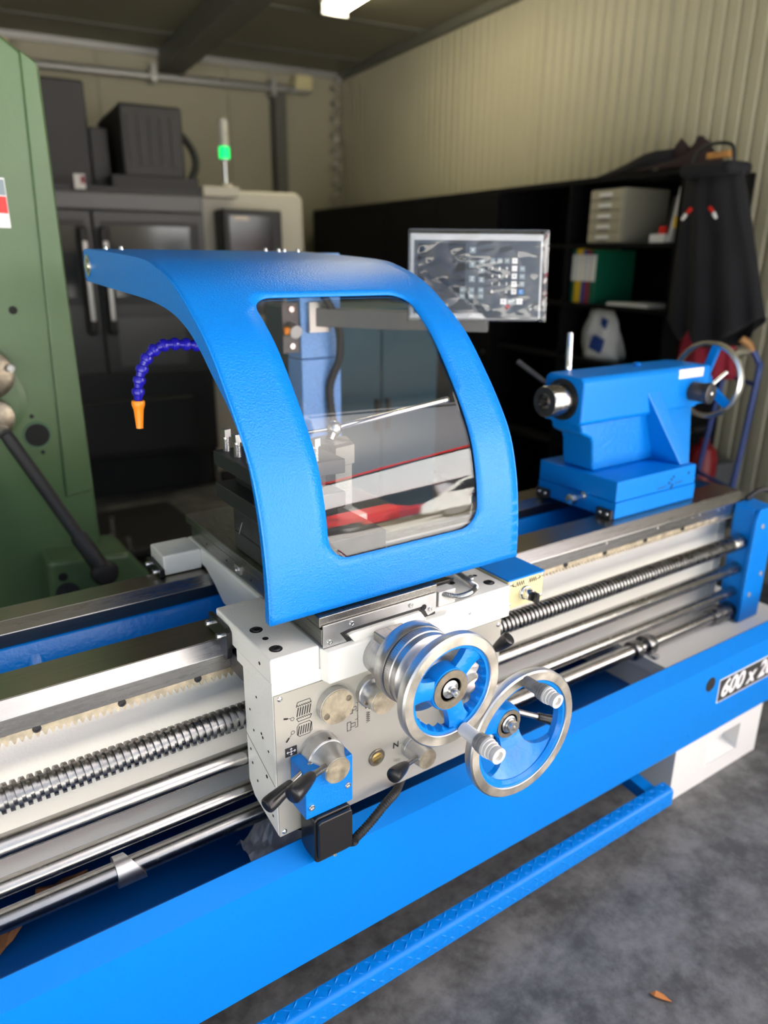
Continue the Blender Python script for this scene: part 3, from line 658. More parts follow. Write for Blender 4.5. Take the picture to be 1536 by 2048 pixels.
sq = part('feed_symbol', MB().box(0.505, 0.529, IY-0.0006, IY+0.0004, 0.703, 0.722), 'ink', apr, smooth=0)
m = MB()
for ln in ([(0.508, 0.7125), (0.526, 0.7125)], [(0.517, 0.705), (0.517, 0.720)], [(0.510, 0.7145), (0.508, 0.7125), (0.510, 0.7105)], [(0.524, 0.7145), (0.526, 0.7125), (0.524, 0.7105)], [(0.515, 0.718), (0.517, 0.720), (0.519, 0.718)], [(0.515, 0.707), (0.517, 0.705), (0.519, 0.707)]): stroke(m, ln, 0.0012, on_y(IY-0.0008))
part('arrow_cross', m, 'white_ink', sq, smooth=0)
# slide / thread chart between the knobs
icon('chart_symbol', [octa(0.644, 0.652, 0.745, 0.763, 0.0001), [(0.652, 0.751), (0.660, 0.751), (0.660, 0.758), (0.652, 0.758)], octa(0.640, 0.648, 0.708, 0.727, 0.0001), [(0.648, 0.714), (0.658, 0.714), (0.658, 0.722), (0.648, 0.722)], [(0.660, 0.747), (0.664, 0.747), (0.664, 0.765), (0.660, 0.765)], [(0.664, 0.747), (0.664, 0.710)], [(0.658, 0.710), (0.664, 0.710), (0.664, 0.728), (0.658, 0.728)]], 0.0010)
icon('chart_symbol', [wave(0.680, 0.694, 0.762, 0.003, 5), [(0.683, 0.744), (0.683, 0.752), (0.691, 0.752), (0.691, 0.740)], [(0.681, 0.747), (0.683, 0.744), (0.685, 0.747)], [(0.689, 0.743), (0.691, 0.740), (0.693, 0.743)], [(0.688+(0.004 if i % 2 else -0.004), 0.735-0.0024*i) for i in range(11)]], 0.0011)
part('letter_n', text_mb('N', 0.020, facing((0.757, IY-0.0003, 0.628), (1, 0, 0), (0, 0, 1)), bold=0.0004), 'ink', apr, smooth=0)
icon('index_mark', [[(0.766, 0.628), (0.772, 0.628)]]+[[(0.752+0.003*i, 0.590-0.001*i), (0.753+0.003*i, 0.595-0.001*i)] for i in range(6)], 0.0006)
# ---- knobs, bosses, levers on the apron
YA = 1.0505
def turned(name, x, z, prof, m, parent=apr, n=36, label=None):   # prof (r, distance out of the plate)
    return part(name, MB().lathe(prof, (x, YA, z), (0, -1, 0), n), m, parent, label=label)
d1 = turned('cover_disc', 0.6095, 0.783, [(0.0375, 0), (0.0375, 0.0155)], 'satin_steel')
turned('disc_face', 0.6095, 0.783, [(0.0360, 0.0155), (0.0355, 0.0170)], 'worn_face', d1)
for dx, dz in ((-0.024, -0.012), (0.024, 0.012)): cap(d1, (0.6095+dx, YA-0.0168, 0.783+dz), (0, -1, 0), 0.0062, 0.002, 'bearing')
k2 = turned('selector_knob', 0.693, 0.784, [(0.0335, 0), (0.0335, 0.012), (0.0315, 0.014), (0.0225, 0.015), (0.0215, 0.022), (0.0225, 0.030), (0.0285, 0.036), (0.0285, 0.050)], 'satin_steel')
turned('knob_face', 0.693, 0.784, [(0.0275, 0.050), (0.0270, 0.0512)], 'worn_face', k2)
cap(k2, (0.676, YA-0.014, 0.768), (0, -1, 0), 0.006, 0.002, 'bearing')
bo = turned('lever_boss', 0.574, 0.693, [(0.0410, 0), (0.0410, 0.010), (0.0400, 0.0115), (0.0400, 0.0335), (0.0390, 0.0345), (0.0390, 0.0355), (0.0380, 0.0360), (0.0300, 0.052), (0.0265, 0.066), (0.0265, 0.074)], 'satin_steel')
turned('boss_face', 0.574, 0.693, [(0.0258, 0.074), (0.0252, 0.0752)], 'worn_face', bo)
dot(bo, (0.583, YA-0.030, 0.7325), (0.2, -0.1, 1), 0.003)
def lever(name, p0, p1, p2, r, gr, parent, ends='flat'):
    """steel stem p0-p1, black grip p1-p2 widening outwards"""
    p0, p1, p2 = Vector(p0), Vector(p1), Vector(p2)
    st = part(name, MB().cyl(p0, p1+(p2-p1)*0.1, r, r, 16), 'turned_steel', parent)
    L = (p2-p1).length
    part('grip', MB().lathe([(r*1.25, 0), (r*1.55, L*0.06), (gr*0.80, L*0.35), (gr*0.96, L*0.70), (gr, L*0.90), (gr*0.93, L*0.97), (gr*0.75, L)], p1, p2-p1, 24), 'black_plastic', st, label='black plastic grip')
    return st
lever('lever_stem', (0.560, 1.020, 0.703), (0.492, 1.000, 0.686), (0.432, 0.985, 0.673), 0.0062, 0.0150, bo)
lever('lever_stem', (0.565, 0.990, 0.702), (0.517, 0.968, 0.714), (0.460, 0.938, 0.716), 0.0065, 0.0165, bo)
nb = turned('lever_boss', 0.798, 0.611, [(0.0270, 0), (0.0270, 0.010), (0.0262, 0.011), (0.0262, 0.013), (0.0270, 0.014), (0.0250, 0.035), (0.0225, 0.048), (0.0225, 0.056)], 'satin_steel')
turned('boss_face', 0.798, 0.611, [(0.0218, 0.056), (0.0214, 0.0570)], 'worn_face', nb)
lever('lever_stem', (0.788, 1.008, 0.616), (0.742, 0.992, 0.624), (0.692, 0.968, 0.634), 0.0055, 0.0155, nb)
sg = turned('sight_glass', 0.7085, 0.619, [(0.0190, 0), (0.0190, 0.003), (0.0175, 0.0045), (0.0135, 0.0045)], 'bearing')
turned('glass', 0.7085, 0.619, [(0.0135, 0.0040), (0.0125, 0.0046)], 'brass', sg)
m = MB(); stroke(m, [(0.700, 0.622), (0.717, 0.625)], 0.0010, on_y(YA-0.0049)); stroke(m, [(0.700, 0.613), (0.717, 0.616)], 0.0010, on_y(YA-0.0049)); part('level_mark', m, 'ink', sg, smooth=0)
lever('feed_lever', (0.975, 1.040, 0.775), (0.984, 1.012, 0.800), (0.998, 0.985, 0.835), 0.006, 0.015, apr)
lever('feed_lever', (0.985, 1.045, 0.648), (1.103, 0.985, 0.603), (1.150, 0.962, 0.583), 0.0065, 0.0125, apr)
button(apr, (0.905, 1.050, 0.815), (0, -1, 0), 0.007, 0.004)
# blue cover and black limit-switch box below the lever boss
bc = part('switch_bracket', MB().box(0.514, 0.616, 0.992, 1.0500, 0.597, 0.702), 'blue_texture', car, smooth=0, bevel=0.003)
for x, z in ((0.526, 0.622), (0.604, 0.637)): cap(bc, (x, 0.992, z), (0, -1, 0), 0.0062, 0.003)
sb = part('limit_switch', MB().prism([(x, z) for x, z in rrect(0.5270, 0.6080, 0.492, 0.5965, 0.010, 4)], 'y', 0.986, 1.041), 'black_plastic', car, smooth=30, bevel=0.003)
part('switch_lid', MB().prism([(x, z) for x, z in rrect(0.5315, 0.6055, 0.504, 0.592, 0.007, 4)], 'y', 0.976, 0.986), 'black_plastic', sb, smooth=30, bevel=0.003)
cap(sb, (0.569, 0.985, 0.4965), (0, -1, 0), 0.004, 0.003, 'galv')
part('shaft_flange', MB().lathe([(0.036, 0), (0.036, 0.006), (0.030, 0.012), (0.030, 0.035)], (0.560, 1.098, 0.505), (0, 0, 1), 28), 'black_plastic', car)
pts = catmull([(0.598, 0.992, 0.506), (0.609, 0.982, 0.508), (0.617, 0.982, 0.514), (0.654, 0.990, 0.525), (0.696, 1.000, 0.542), (0.735, 1.020, 0.538), (0.765, 1.050, 0.520), (0.80, 1.08, 0.513), (0.86, 1.12, 0.514), (0.90, 1.14, 0.516)], 16)
part('conduit', MB().tube(pts, 0.009, 10, rf=lambda i: 0.0096 if i % 2 else 0.0080), 'rubber', car, label='black ribbed cable conduit')
part('drain_plug', MB().lathe([(0.018, 0), (0.018, 0.010), (0.014, 0.013), (0.014, 0.022)], (0.672, 1.085, 0.512), (0, 0, 1), 20), 'white_cast', car)
part('conduit_gland', MB().cyl((0.630, 1.06, 0.512), (0.668, 1.085, 0.518), 0.007, n=12), 'black_plastic', car)

# ---- cross slide
cs = part('cross_slide', MB().box(0.586, 0.848, 1.049, 1.70, 0.9135, 0.9455), 'slide_steel', car, smooth=0, bevel=0.0012)
part('slide_top', MB().box(0.582, 0.851, 1.049, 1.727, 0.9500, 0.970), 'slide_steel', cs, smooth=0, bevel=0.0015)
part('slide_neck', MB().box(0.596, 0.838, 1.0495, 1.72, 0.945, 0.951), 'hole', cs, smooth=0)
part('side_clip', MB().box(0.5805, 0.586, 1.395, 1.425, 0.926, 0.944), 'galv', cs, smooth=0)
cap(cs, (0.5805, 1.408, 0.935), (-1, 0, 0), 0.006, 0.006)
for y in (1.15, 1.25, 1.35, 1.48, 1.60): dot(cs, (0.5858, y, 0.930), (-1, 0, 0), 0.0025)
# wiper plate on the slide end with the dovetail cut-out
pl = [(0.587, 0.909), (0.587, 0.954), (0.846, 0.954), (0.846, 0.915), (0.826, 0.910), (0.812, 0.9335), (0.640, 0.9335), (0.622, 0.9305), (0.637, 0.909)]
part('wiper_plate', MB().prism(pl, 'y', 1.0440, 1.0475), 'satin_steel', cs, smooth=0, bevel=0.0006)
rb = [(0.588, 0.9055), (0.588, 0.945), (0.845, 0.945), (0.845, 0.9080), (0.820, 0.9060), (0.806, 0.9275), (0.648, 0.9275), (0.634, 0.9245), (0.650, 0.9055)]
part('rubber_wiper', MB().prism(rb, 'y', 1.0452, 1.0488), 'rubber', cs, smooth=0)
part('dovetail', MB().prism([(0.650, 0.9070), (0.638, 0.9245), (0.648, 0.9265), (0.803, 0.9265), (0.817, 0.9070)], 'y', 1.0380, 1.0489), 'white_cast', car, smooth=0)
for x, z in ((0.600, 0.919), (0.648, 0.943), (0.783, 0.944), (0.831, 0.923)): cap(cs, (x, 1.0440, z), (0, -1, 0), 0.0052, 0.0025)
dot(cs, (0.815, 1.0437, 0.931), (0, -1, 0), 0.0062)
# limit switch with armoured cable on the right of the slide
ls = part('slide_switch', MB().box(0.862, 0.906, 1.056, 1.085, 0.9130, 0.945), 'nylon', car, smooth=0, bevel=0.002)
part('switch_head', MB().box(0.856, 0.915, 1.085, 1.120, 0.9130, 0.952), 'black_plastic', ls, smooth=0, bevel=0.002)
part('switch_arm', MB().bar((0.905, 1.10, 0.945), (0.945, 1.125, 0.930), 0.02, 0.006), 'black_plastic', ls, smooth=0)
pts = catmull([(0.872, 1.060, 0.940), (0.90, 1.045, 0.932), (0.94, 1.052, 0.926), (0.978, 1.075, 0.921), (0.985, 1.10, 0.921), (0.992, 1.145, 0.922), (0.998, 1.20, 0.922)], 22)
part('armoured_cable', MB().tube(pts, 0.0055, 10, rf=lambda i: 0.0058 if i % 2 else 0.0045), 'cable_spring', ls, smooth=60)
# rapid-feed selector box on the right side
bx = part('selector_box', MB().box(CX1+0.001, 1.168, 1.062, 1.19, 0.850, 0.9165), 'cream', car, smooth=0)
part('box_lid', MB().box(CX1+0.0005, 1.170, 1.0605, 1.192, 0.9165, 0.9205), 'blue_paint', bx, smooth=0, bevel=0.001)
part('front_label', MB().box(CX1+0.003, 1.1665, 1.0610, 1.0622, 0.852, 0.9150), 'cream', bx, smooth=0)
for x, z in ((1.066, 0.910), (1.162, 0.912), (1.066, 0.862), (1.162, 0.862)): button(bx, (x, 1.0608, z), (0, -1, 0), 0.0045, 0.002)
m = MB(); yy = 1.0607
for ln in (wave(1.083, 1.108, 0.906, 0.005, 4), [(1.083, 0.901), (1.072, 0.906)], [(1.076, 0.9095), (1.071, 0.906), (1.076, 0.9025)], wave(1.122, 1.145, 0.906, 0.005, 4), [(1.145, 0.904), (1.158, 0.907)], [(1.153, 0.9105), (1.158, 0.907), (1.153, 0.9035)]): stroke(m, ln, 0.0017, on_y(yy))
part('feed_arrows', m, 'ink', bx, smooth=0)
kn = part('selector_switch', MB().lathe([(0.0175, 0), (0.0175, 0.003), (0.0155, 0.006), (0.0135, 0.0065), (0.0135, 0.020), (0.0125, 0.024)], (1.111, 1.061, 0.881), (0, -1, 0), 28), 'chrome', bx)
part('switch_knob', MB().lathe([(0.0110, 0.023), (0.0110, 0.029)], (1.111, 1.061, 0.881), (0, -1, 0), 24), 'black_plastic', kn)
part('switch_knob', MB().bar((1.111, 1.034, 0.881), (1.111, 1.018, 0.881), 0.0085, 0.023), 'black_plastic', kn, smooth=0, bevel=0.002)

# ---- handwheels
def spoke_web(cx, cz, yf, yb, rh, Ri, spokes, nb):
    """ring with finger scallops plus spokes; spokes = (angle, half width at hub, half angle at rim, y shift at hub)"""
    m = MB(); n = 168
    fr, bk, ro = [], [], []
    for j in range(n):
        a = 2*PI*j/n; c = abs(math.sin(nb*a/2)); ri = Ri-0.012+0.0065*c
        fr.append((cx+(Ri-0.006)*math.cos(a), yf, cz+(Ri-0.006)*math.sin(a))); bk.append((cx+ri*math.cos(a), yf+0.007, cz+ri*math.sin(a))); ro.append((cx+(ri+0.001)*math.cos(a), yb, cz+(ri+0.001)*math.sin(a)))
    ou = [(cx+(Ri+0.002)*math.cos(2*PI*j/n), yf, cz+(Ri+0.002)*math.sin(2*PI*j/n)) for j in range(n)]
    ob = [(cx+(Ri+0.002)*math.cos(2*PI*j/n), yb, cz+(Ri+0.002)*math.sin(2*PI*j/n)) for j in range(n)]
    fs = []
    for j in range(n):
        k = (j+1) % n
        for q in range(4): fs.append((q*n+j, q*n+k, ((q+1) % 5)*n+k, ((q+1) % 5)*n+j))
        fs.append((4*n+j, 4*n+k, k, j))
    m.add(ou+fr+bk+ro+ob, fs)
    return m
def fan(cx, cz, ang, wh, ha, rh, Ri, yh, yr, th, crown=0.0):
    """a spoke that flares from the hub to the rim, concave edges"""
    a0 = math.radians(ang); m = MB(); nu, nv = 10, 14
    def P(u, v, back):
        r = rh*0.75+(Ri-0.004-rh*0.75)*u
        half_h = math.asin(min(0.98, wh/max(r, wh*1.02))); f = u**2.2
        h = half_h*(1-f)+math.radians(ha)*f
        a = a0+(v*2-1)*h
        y = yh+(yr-yh)*u**1.3
        dome = crown*(1-(v*2-1)**2)
        return Vector((cx+r*math.cos(a), y-dome+(th if back else 0), cz+r*math.sin(a)))
    fr = [P(i/nu, j/nv, False) for i in range(nu+1) for j in range(nv+1)]
    bk = [P(i/nu, j/nv, True) for i in range(nu+1) for j in range(nv+1)]
    N = nv+1; T = len(fr); fs = []
    for i in range(nu):
        for j in range(nv):
            a, b, c, d = i*N+j, i*N+j+1, (i+1)*N+j+1, (i+1)*N+j
            fs += [(a, b, c, d), (T+d, T+c, T+b, T+a)]
        fs += [(i*N, (i+1)*N, T+(i+1)*N, T+i*N), (i*N+nv, T+i*N+nv, T+(i+1)*N+nv, (i+1)*N+nv)]
    for j in range(nv): fs += [(nu*N+j, nu*N+j+1, T+nu*N+j+1, T+nu*N+j), (j, T+j, T+j+1, j+1)]
    return m.add(fr+bk, fs)
def handwheel(name, cx, cz, R, Ri, yf, yb, label):
    hw = part(name, MB().lathe([(Ri, yf+0.001), (Ri+0.001, yf), (R-0.003, yf), (R, yf+0.003), (R, yb-0.006), (R-0.004, yb), (Ri+0.004, yb), (Ri, yb-0.004)], (cx, 0, cz), (0, 1, 0), 72, closed=True), 'satin_steel', car, label=label)
    part('rim_face', MB().lathe([(Ri+0.0012, yf-0.0004), (R-0.0032, yf-0.0004), (R-0.0032, yf+0.0006), (Ri+0.0012, yf+0.0006)], (cx, 0, cz), (0, 1, 0), 72, closed=True), 'rim_face', hw)
    return hw
def grip(hw, x, z, y0, L, d=(0, -1, 0), k=1.0):
    g = part('grip', MB().lathe([(0.0125*k, 0), (0.0125*k, L*0.42), (0.0128*k, L*0.43)], (x, y0, z), d, 24), 'nylon_smudged' if k < 1 else 'nylon', hw, label='white nylon crank grip')
    def rings(i0, i1):
        pr = []
        for i in range(i0, i1):
            a = L*(0.43+0.075*i); r = (0.0140+0.0038*math.sin(PI*(i+0.8)/6.2))*k
            pr += [(r-0.0014, a), (r, a+L*0.010), (r, a+L*0.062), (r-0.0014, a+L*0.072)]
        return pr
    part('grip_barrel', MB().lathe(rings(3, 6)+[(0.0145*k, L*0.90), (0.0145*k, L), (0.0085*k, L), (0.0080*k, L*0.93), (1e-6, L*0.93)], (x, y0, z), d, 28), 'nylon', g)
    part('grip_band', MB().lathe([(0.0120*k, L*0.425)]+rings(0, 3)+[(0.0145*k, L*0.655)], (x, y0, z), d, 28), 'nylon_smudged', g)
# cross-feed: bracket, dial, wheel on the axis (0.717, 0.888)
W1x, W1z = 0.717, 0.888
sbk = part('screw_bracket', MB().box(0.684, 0.750, 0.962, 1.0285, 0.868, 0.925), 'slide_steel', car, smooth=0, bevel=0.004)
part('bracket_boss', MB().lathe([(0.040, 0), (0.040, 0.040), (0.034, 0.046)], (0.702, 1.0285, 0.872), (0, -1, 0), 32), 'dial_steel', sbk)
cap(sbk, (0.681, 0.985, 0.866), (0, -1, 0), 0.008, 0.008)
dl = part('feed_dial', MB().lathe([(0.052, 0.0), (0.074, 0.002), (0.0765, 0.006), (0.0765, 0.030), (0.0755, 0.032), (0.0715, 0.0325), (0.0715, 0.0345), (0.0745, 0.035), (0.0745, 0.050), (0.0725, 0.0515), (0.0725, 0.054), (0.0735, 0.055), (0.0735, 0.066), (0.068, 0.071), (0.050, 0.082), (0.035, 0.098)], (W1x, 0.966, W1z), (0, -1, 0), 64), 'dial_steel', car, label='graduated steel feed dial')
m = MB()
for i in range(120):
    a = 2*PI*i/120; r = 0.0747; L = 0.006 if i % 5 else 0.010; u = Vector((math.cos(a), 0, math.sin(a))); s = Vector((-math.sin(a), 0, math.cos(a)))*0.00025
    o = Vector((W1x, 0.9305, W1z))+u*r
    m.add([o-s, o+s, o+s+Vector((0, -L, 0)), o-s+Vector((0, -L, 0))], [(0, 1, 2, 3)])
o = part('graduation', m, 'ink', dl, smooth=0); o['kind'] = 'stuff'
h1 = handwheel('handwheel', W1x, W1z, 0.1050, 0.0840, 0.830, 0.853, 'upper handwheel with three blue spokes')
part('wheel_web', spoke_web(W1x, W1z, 0.8345, 0.856, 0.04, 0.0840, None, 22), 'blue_cast', h1)
for a in (48, 168, 288): part('spoke', fan(W1x, W1z, a, 0.0175, 17, 0.034, 0.0815, 0.842, 0.839, 0.014, 0.004), 'blue_cast', h1)
part('hub', MB().lathe([(0.039, 0.0), (0.041, 0.006), (0.041, 0.028), (0.034, 0.034), (0.034, 0.050)], (W1x, 0.8385, W1z), (0, 1, 0), 40), 'blue_cast', h1)
hb = part('hub_ring', MB().lathe([(0.0365, 0.0), (0.0365, 0.0025), (0.0225, 0.0025), (0.0215, 0.0), (0.0205, -0.004), (1e-6, -0.004)][::-1], (W1x, 0.8385, W1z), (0, -1, 0), 40), 'bearing', h1)
part('hub_washer', MB().lathe([(0.0165, 0), (0.0165, 0.004), (0.009, 0.006), (0.009, 0.010)], (W1x, 0.8415, W1z), (0, -1, 0), 28), 'zinc', hb)
cap(hb, (W1x, 0.8315, W1z), (0, -1, 0), 0.0075, 0.010)
grip(h1, 0.7435, 0.8035, 0.830, 0.092)
# carriage traverse: dished wheel on the axis (0.938, 0.691)
W2x, W2z = 0.938, 0.691
d2 = turned('traverse_dial', W2x, W2z, [(0.072, 0), (0.072, 0.012), (0.068, 0.016), (0.055, 0.018), (0.055, 0.040), (0.04, 0.045), (0.03, 0.070)], 'dial_steel', car, 56)
m = MB()
for i in range(100):
    a = 2*PI*i/100; L = 0.004 if i % 5 else 0.008; u = Vector((math.cos(a), 0, math.sin(a))); s = Vector((-math.sin(a), 0, math.cos(a)))*0.0003
    o = Vector((W2x, YA-0.0165, W2z))+u*0.0665
    m.add([o-s, o+s, o+s-u*L, o-s-u*L], [(0, 1, 2, 3)])
o = part('graduation', m, 'ink', d2, smooth=0); o['kind'] = 'stuff'
h2 = handwheel('handwheel', W2x, W2z, 0.1385, 0.1175, 0.866, 0.889, 'lower dished handwheel with wide blue spokes')
part('wheel_web', spoke_web(W2x, W2z, 0.8695, 0.8905, 0.04, 0.1175, None, 0), 'blue_cast', h2)
for a, ha in ((-80, 56), (152, 36)): part('spoke', fan(W2x, W2z, a, 0.026, ha, 0.036, 0.1150, 0.915, 0.879, 0.012, 0.004), 'blue_cast', h2)
part('hub', MB().lathe([(0.033, 0.0), (0.036, 0.004), (0.038, 0.020), (0.038, 0.05)], (W2x, 0.912, W2z), (0, 1, 0), 40), 'blue_cast', h2)
hb = part('hub_ring', MB().lathe([(1e-6, -0.004), (0.0205, -0.004), (0.0215, 0.0), (0.0225, 0.0025), (0.031, 0.0025), (0.031, 0.0)], (W2x, 0.912, W2z), (0, -1, 0), 40), 'bearing', h2)
part('hub_collar', MB().lathe([(0.0185, 0), (0.0185, 0.006), (0.0150, 0.008), (0.0150, 0.010)], (W2x, 0.9155, W2z), (0, -1, 0), 28), 'dial_steel', hb)
part('hub_nut', MB().lathe([(0.0125, 0), (0.0125, 0.012), (0.0055, 0.012), (0.005, 0.004), (1e-6, 0.004)], (W2x, 0.906, W2z), (0, -1, 0), 24), 'zinc', hb)
grip(h2, 0.929, 0.8045+0.012, 0.866, 0.083, k=0.95)

# ================================================================ safety shield
XS0, XS1 = 0.4913, 1.0764
PROF = catmull([(1.060, 0.975), (1.063, 1.060), (1.076, 1.150), (1.101, 1.230), (1.139, 1.292), (1.191, 1.357), (1.260, 1.431), (1.344, 1.492), (1.422, 1.535), (1.505, 1.561), (1.60, 1.577), (1.86, 1.590), (2.040, 1.596)], 6)
INNER = catmull([(1.078, 0.980), (1.076, 1.051), (1.085, 1.136), (1.100, 1.200), (1.128, 1.273), (1.180, 1.331), (1.252, 1.385), (1.309, 1.428), (1.373, 1.461), (1.455, 1.483), (1.583, 1.497), (1.809, 1.507), (2.057, 1.518)], 6)
ARC = [0.0]
for a, b in zip(PROF, PROF[1:]): ARC.append(ARC[-1]+(b-a).length)
def shp(x, v, off=0.0):
    v = min(max(v, 0.0), ARC[-1]-1e-6)
    i = next(k for k in range(len(ARC)-1) if ARC[k+1] > v); t_ = (v-ARC[i])/(ARC[i+1]-ARC[i])
    p = PROF[i].lerp(PROF[i+1], t_)
    def tg(k): return (PROF[min(k+1, len(PROF)-1)]-PROF[max(k-1, 0)]).normalized()
    d = tg(i).lerp(tg(i+1), t_).normalized()
    return Vector((x, p.x+d.y*off, p.y-d.x*off))     # off > 0 moves inwards (behind the sheet)
def warp_rrect(x0b, x0t, x1b, x1t, v0, v1, r, n=8):
    out = []
    for x, v in rrect(0.0, 1.0*(x1b-x0b), v0, v1, r, n):
        f = (v-v0)/(v1-v0); u = x/(x1b-x0b)
        out.append(((x0b+(x0t-x0b)*f)*(1-u)+(x1b+(x1t-x1b)*f)*u, v))
    return out
def dens(poly, h):
    out = []
    for i, p in enumerate(poly):
        q = poly[(i+1) % len(poly)]; L = math.hypot(q[0]-p[0], q[1]-p[1]); k = max(1, int(L/h))
        out += [(p[0]+(q[0]-p[0])*j/k, p[1]+(q[1]-p[1])*j/k) for j in range(k)]
    return out
def inside(p, poly):
    c = False
    for i in range(len(poly)):
        (x1, y1), (x2, y2) = poly[i-1], poly[i]
        if (y1 > p[1]) != (y2 > p[1]) and p[0] < (x2-x1)*(p[1]-y1)/(y2-y1)+x1: c = not c
    return c
def sheet(outer, hole, f, h=0.022):
    outer = dens(outer, h); V = list(outer); E = [(i, (i+1) % len(outer)) for i in range(len(outer))]
    hl = dens(hole, h) if hole else []
    if hl:
        n = len(V); V += hl; E += [(n+i, n+(i+1) % len(hl)) for i in range(len(hl))]
    xs = [p[0] for p in outer]; ys = [p[1] for p in outer]; y = min(ys)+h*0.5
    allb = V[:]
    while y < max(ys):
        x = min(xs)+h*0.5
        while x < max(xs):
            if inside((x, y), outer) and not (hl and inside((x, y), hl)) and min((x-a)**2+(y-b)**2 for a, b in allb) > (h*0.45)**2: V.append((x, y))
            x += h
        y += h
    r = delaunay_2d_cdt([Vector(p) for p in V], E, [], 0, 1e-6)
    m = MB(); fs = []
    for tr in r[2]:
        c = sum((r[0][i] for i in tr), Vector((0, 0)))/len(tr)
        if inside(c, outer) and not (hl and inside(c, hl)): fs.append(tuple(tr))
    return m.add([f(p.x, p.y) for p in r[0]], fs)
sh = thing('safety_shield', 'large curved bright blue chip guard with clear window over the carriage', 'safety shield', (0.78, 2.05, 0.86))
WIN = warp_rrect(0.614, 0.622, 0.963, 0.990, 0.092, 0.652, 0.045)
so = part('shell', sheet([(XS0, 0), (XS1, 0), (XS1, ARC[-1]), (XS0, ARC[-1])], WIN, lambda x, v: shp(x, v)), 'blue_texture', sh, smooth=60, solid=(0.0035, -1), fixn=True)
side = [(p.x, p.y) for p in PROF]+[(2.062, 1.590), (2.072, 1.560), (2.068, 1.530)]+[(p.x, p.y) for p in INNER[::-1]]
part('side_panel', MB().prism(side, 'x', XS0-0.0012, XS0+0.0028), 'blue_texture', sh, smooth=0, bevel=0.0010)
part('side_panel', MB().prism(side, 'x', XS1-0.0028, XS1+0.0012), 'blue_texture', sh, smooth=0, bevel=0.0010)
part('bottom_fold', MB().box(XS0, XS1, 1.0615, 1.078, 0.9752, 0.9785), 'blue_texture', sh, smooth=0)
part('rear_fold', MB().box(XS0, XS1, 2.040, 2.0435, 1.535, 1.596), 'blue_texture', sh, smooth=0)
cx_, cv_ = 0.80, 0.372
WIN2 = [(cx_+(x-cx_)*1.05, cv_+(v-cv_)*1.045) for x, v in WIN]
part('window_pane', sheet(WIN2, None, lambda x, v: shp(x, v, 0.0042)), 'clear_pane', sh, smooth=60, solid=(0.003, -1))
for x, y in ((0.530, 2.0), (0.565, 1.99), (0.965, 2.0), (0.99, 1.97), (1.005, 1.965), (1.045, 1.96)):
    z = 1.590+(y-1.86)/0.18*0.006
    part('rivet', MB().lathe([(0.006, 0), (0.006, 0.004), (0.0045, 0.008), (1e-6, 0.009)], (x, y, z), (0, 0, 1), 12), 'zinc', sh)
for x in (XS0-0.0012, XS1+0.0012):
    d = -1 if x < 0.8 else 1
    part('hinge_cap', MB().lathe([(0.026, 0), (0.026, 0.002), (0.016, 0.0025), (0.016, 0.005), (1e-6, 0.005)], (x, 2.030, 1.556), (d, 0, 0), 24), 'rim_face', sh)
part('hinge_bar', MB().cyl((XS0+0.004, 2.030, 1.556), (1.12, 2.030, 1.556), 0.017, n=20), 'dark_steel', sh)
po = part('post', MB().box(1.108, 1.250, 2.072, 2.165, 1.279, 1.592), 'blue_speckle', sh, smooth=0, bevel=0.003)
part('post_base', MB().box(1.108, 1.250, 2.072, 2.165, 0.80, 1.276), 'blue_speckle', po, smooth=0, bevel=0.003)
part('hinge_arm', MB().box(1.085, 1.110, 2.000, 2.150, 1.525, 1.585), 'blue_speckle', po, smooth=0)
part('support_arm', MB().box(1.0, 1.240, 1.7225, 2.165, 0.790, 0.868), 'dark_steel', po, smooth=0)
part('cable', MB().tube(catmull([(1.05, 2.055, 1.575), (1.10, 2.04, 1.535), (1.165, 2.03, 1.47), (1.215, 2.03, 1.38), (1.225, 2.04, 1.28), (1.20, 2.06, 1.18), (1.21, 2.05, 1.02), (1.20, 2.06, 0.90)], 14), 0.013, 10, rf=lambda i: 0.0135 if i % 2 else 0.012), 'rubber', po, smooth=60)
br = part('switch_plate', MB().box(1.05, 1.108, 2.080, 2.088, 1.30, 1.45), 'dark_steel', po, smooth=0)
part('limit_roller', MB().cyl((1.075, 2.08, 1.375), (1.075, 2.04, 1.365), 0.02, n=16), 'satin_steel', br)
part('roller_tip', MB().cyl((1.045, 2.06, 1.368), (1.060, 2.055, 1.370), 0.012, n=12), 'orange', br)
for z in (1.32, 1.43): cap(br, (1.08, 2.08, z), (0, -1, 0), 0.009, 0.006)

# ---------------------------------------------------------------- tool post on the top slide
tp = thing('tool_post', 'black four-way tool post with clamp lever on the top slide', 'tool post', (0.68, 1.36, 0.97))
part('top_slide', MB().box(0.597, 0.80, 1.17, 1.45, 0.971, 1.012), 'dark_steel', tp, smooth=0, bevel=0.002)
part('slide_body', MB().prism([(0.597, 1.013), (0.597, 1.070), (0.79, 1.070), (0.79, 1.013)], 'y', 1.14, 1.452), 'dark_steel', tp, smooth=0, bevel=0.002)
m = MB(); stroke(m, [(1.405, 1.042), (1.425, 1.010)], 0.001, lambda a, b: Vector((0.5965, a, b))); part('index_mark', m, 'white_ink', tp, smooth=0)
part('lower_plate', MB().box(0.560, 0.76, 1.245, 1.452, 1.093, 1.128), 'black_oxide', tp, smooth=0, bevel=0.003)
part('neck', MB().box(0.60, 0.76, 1.28, 1.44, 1.070, 1.094), 'black_oxide', tp, smooth=0)
part('core', MB().box(0.596, 0.735, 1.285, 1.425, 1.128, 1.166), 'black_oxide', tp, smooth=0)
part('upper_plate', MB().box(0.560, 0.76, 1.245, 1.452, 1.166, 1.197), 'black_oxide', tp, smooth=0, bevel=0.003)
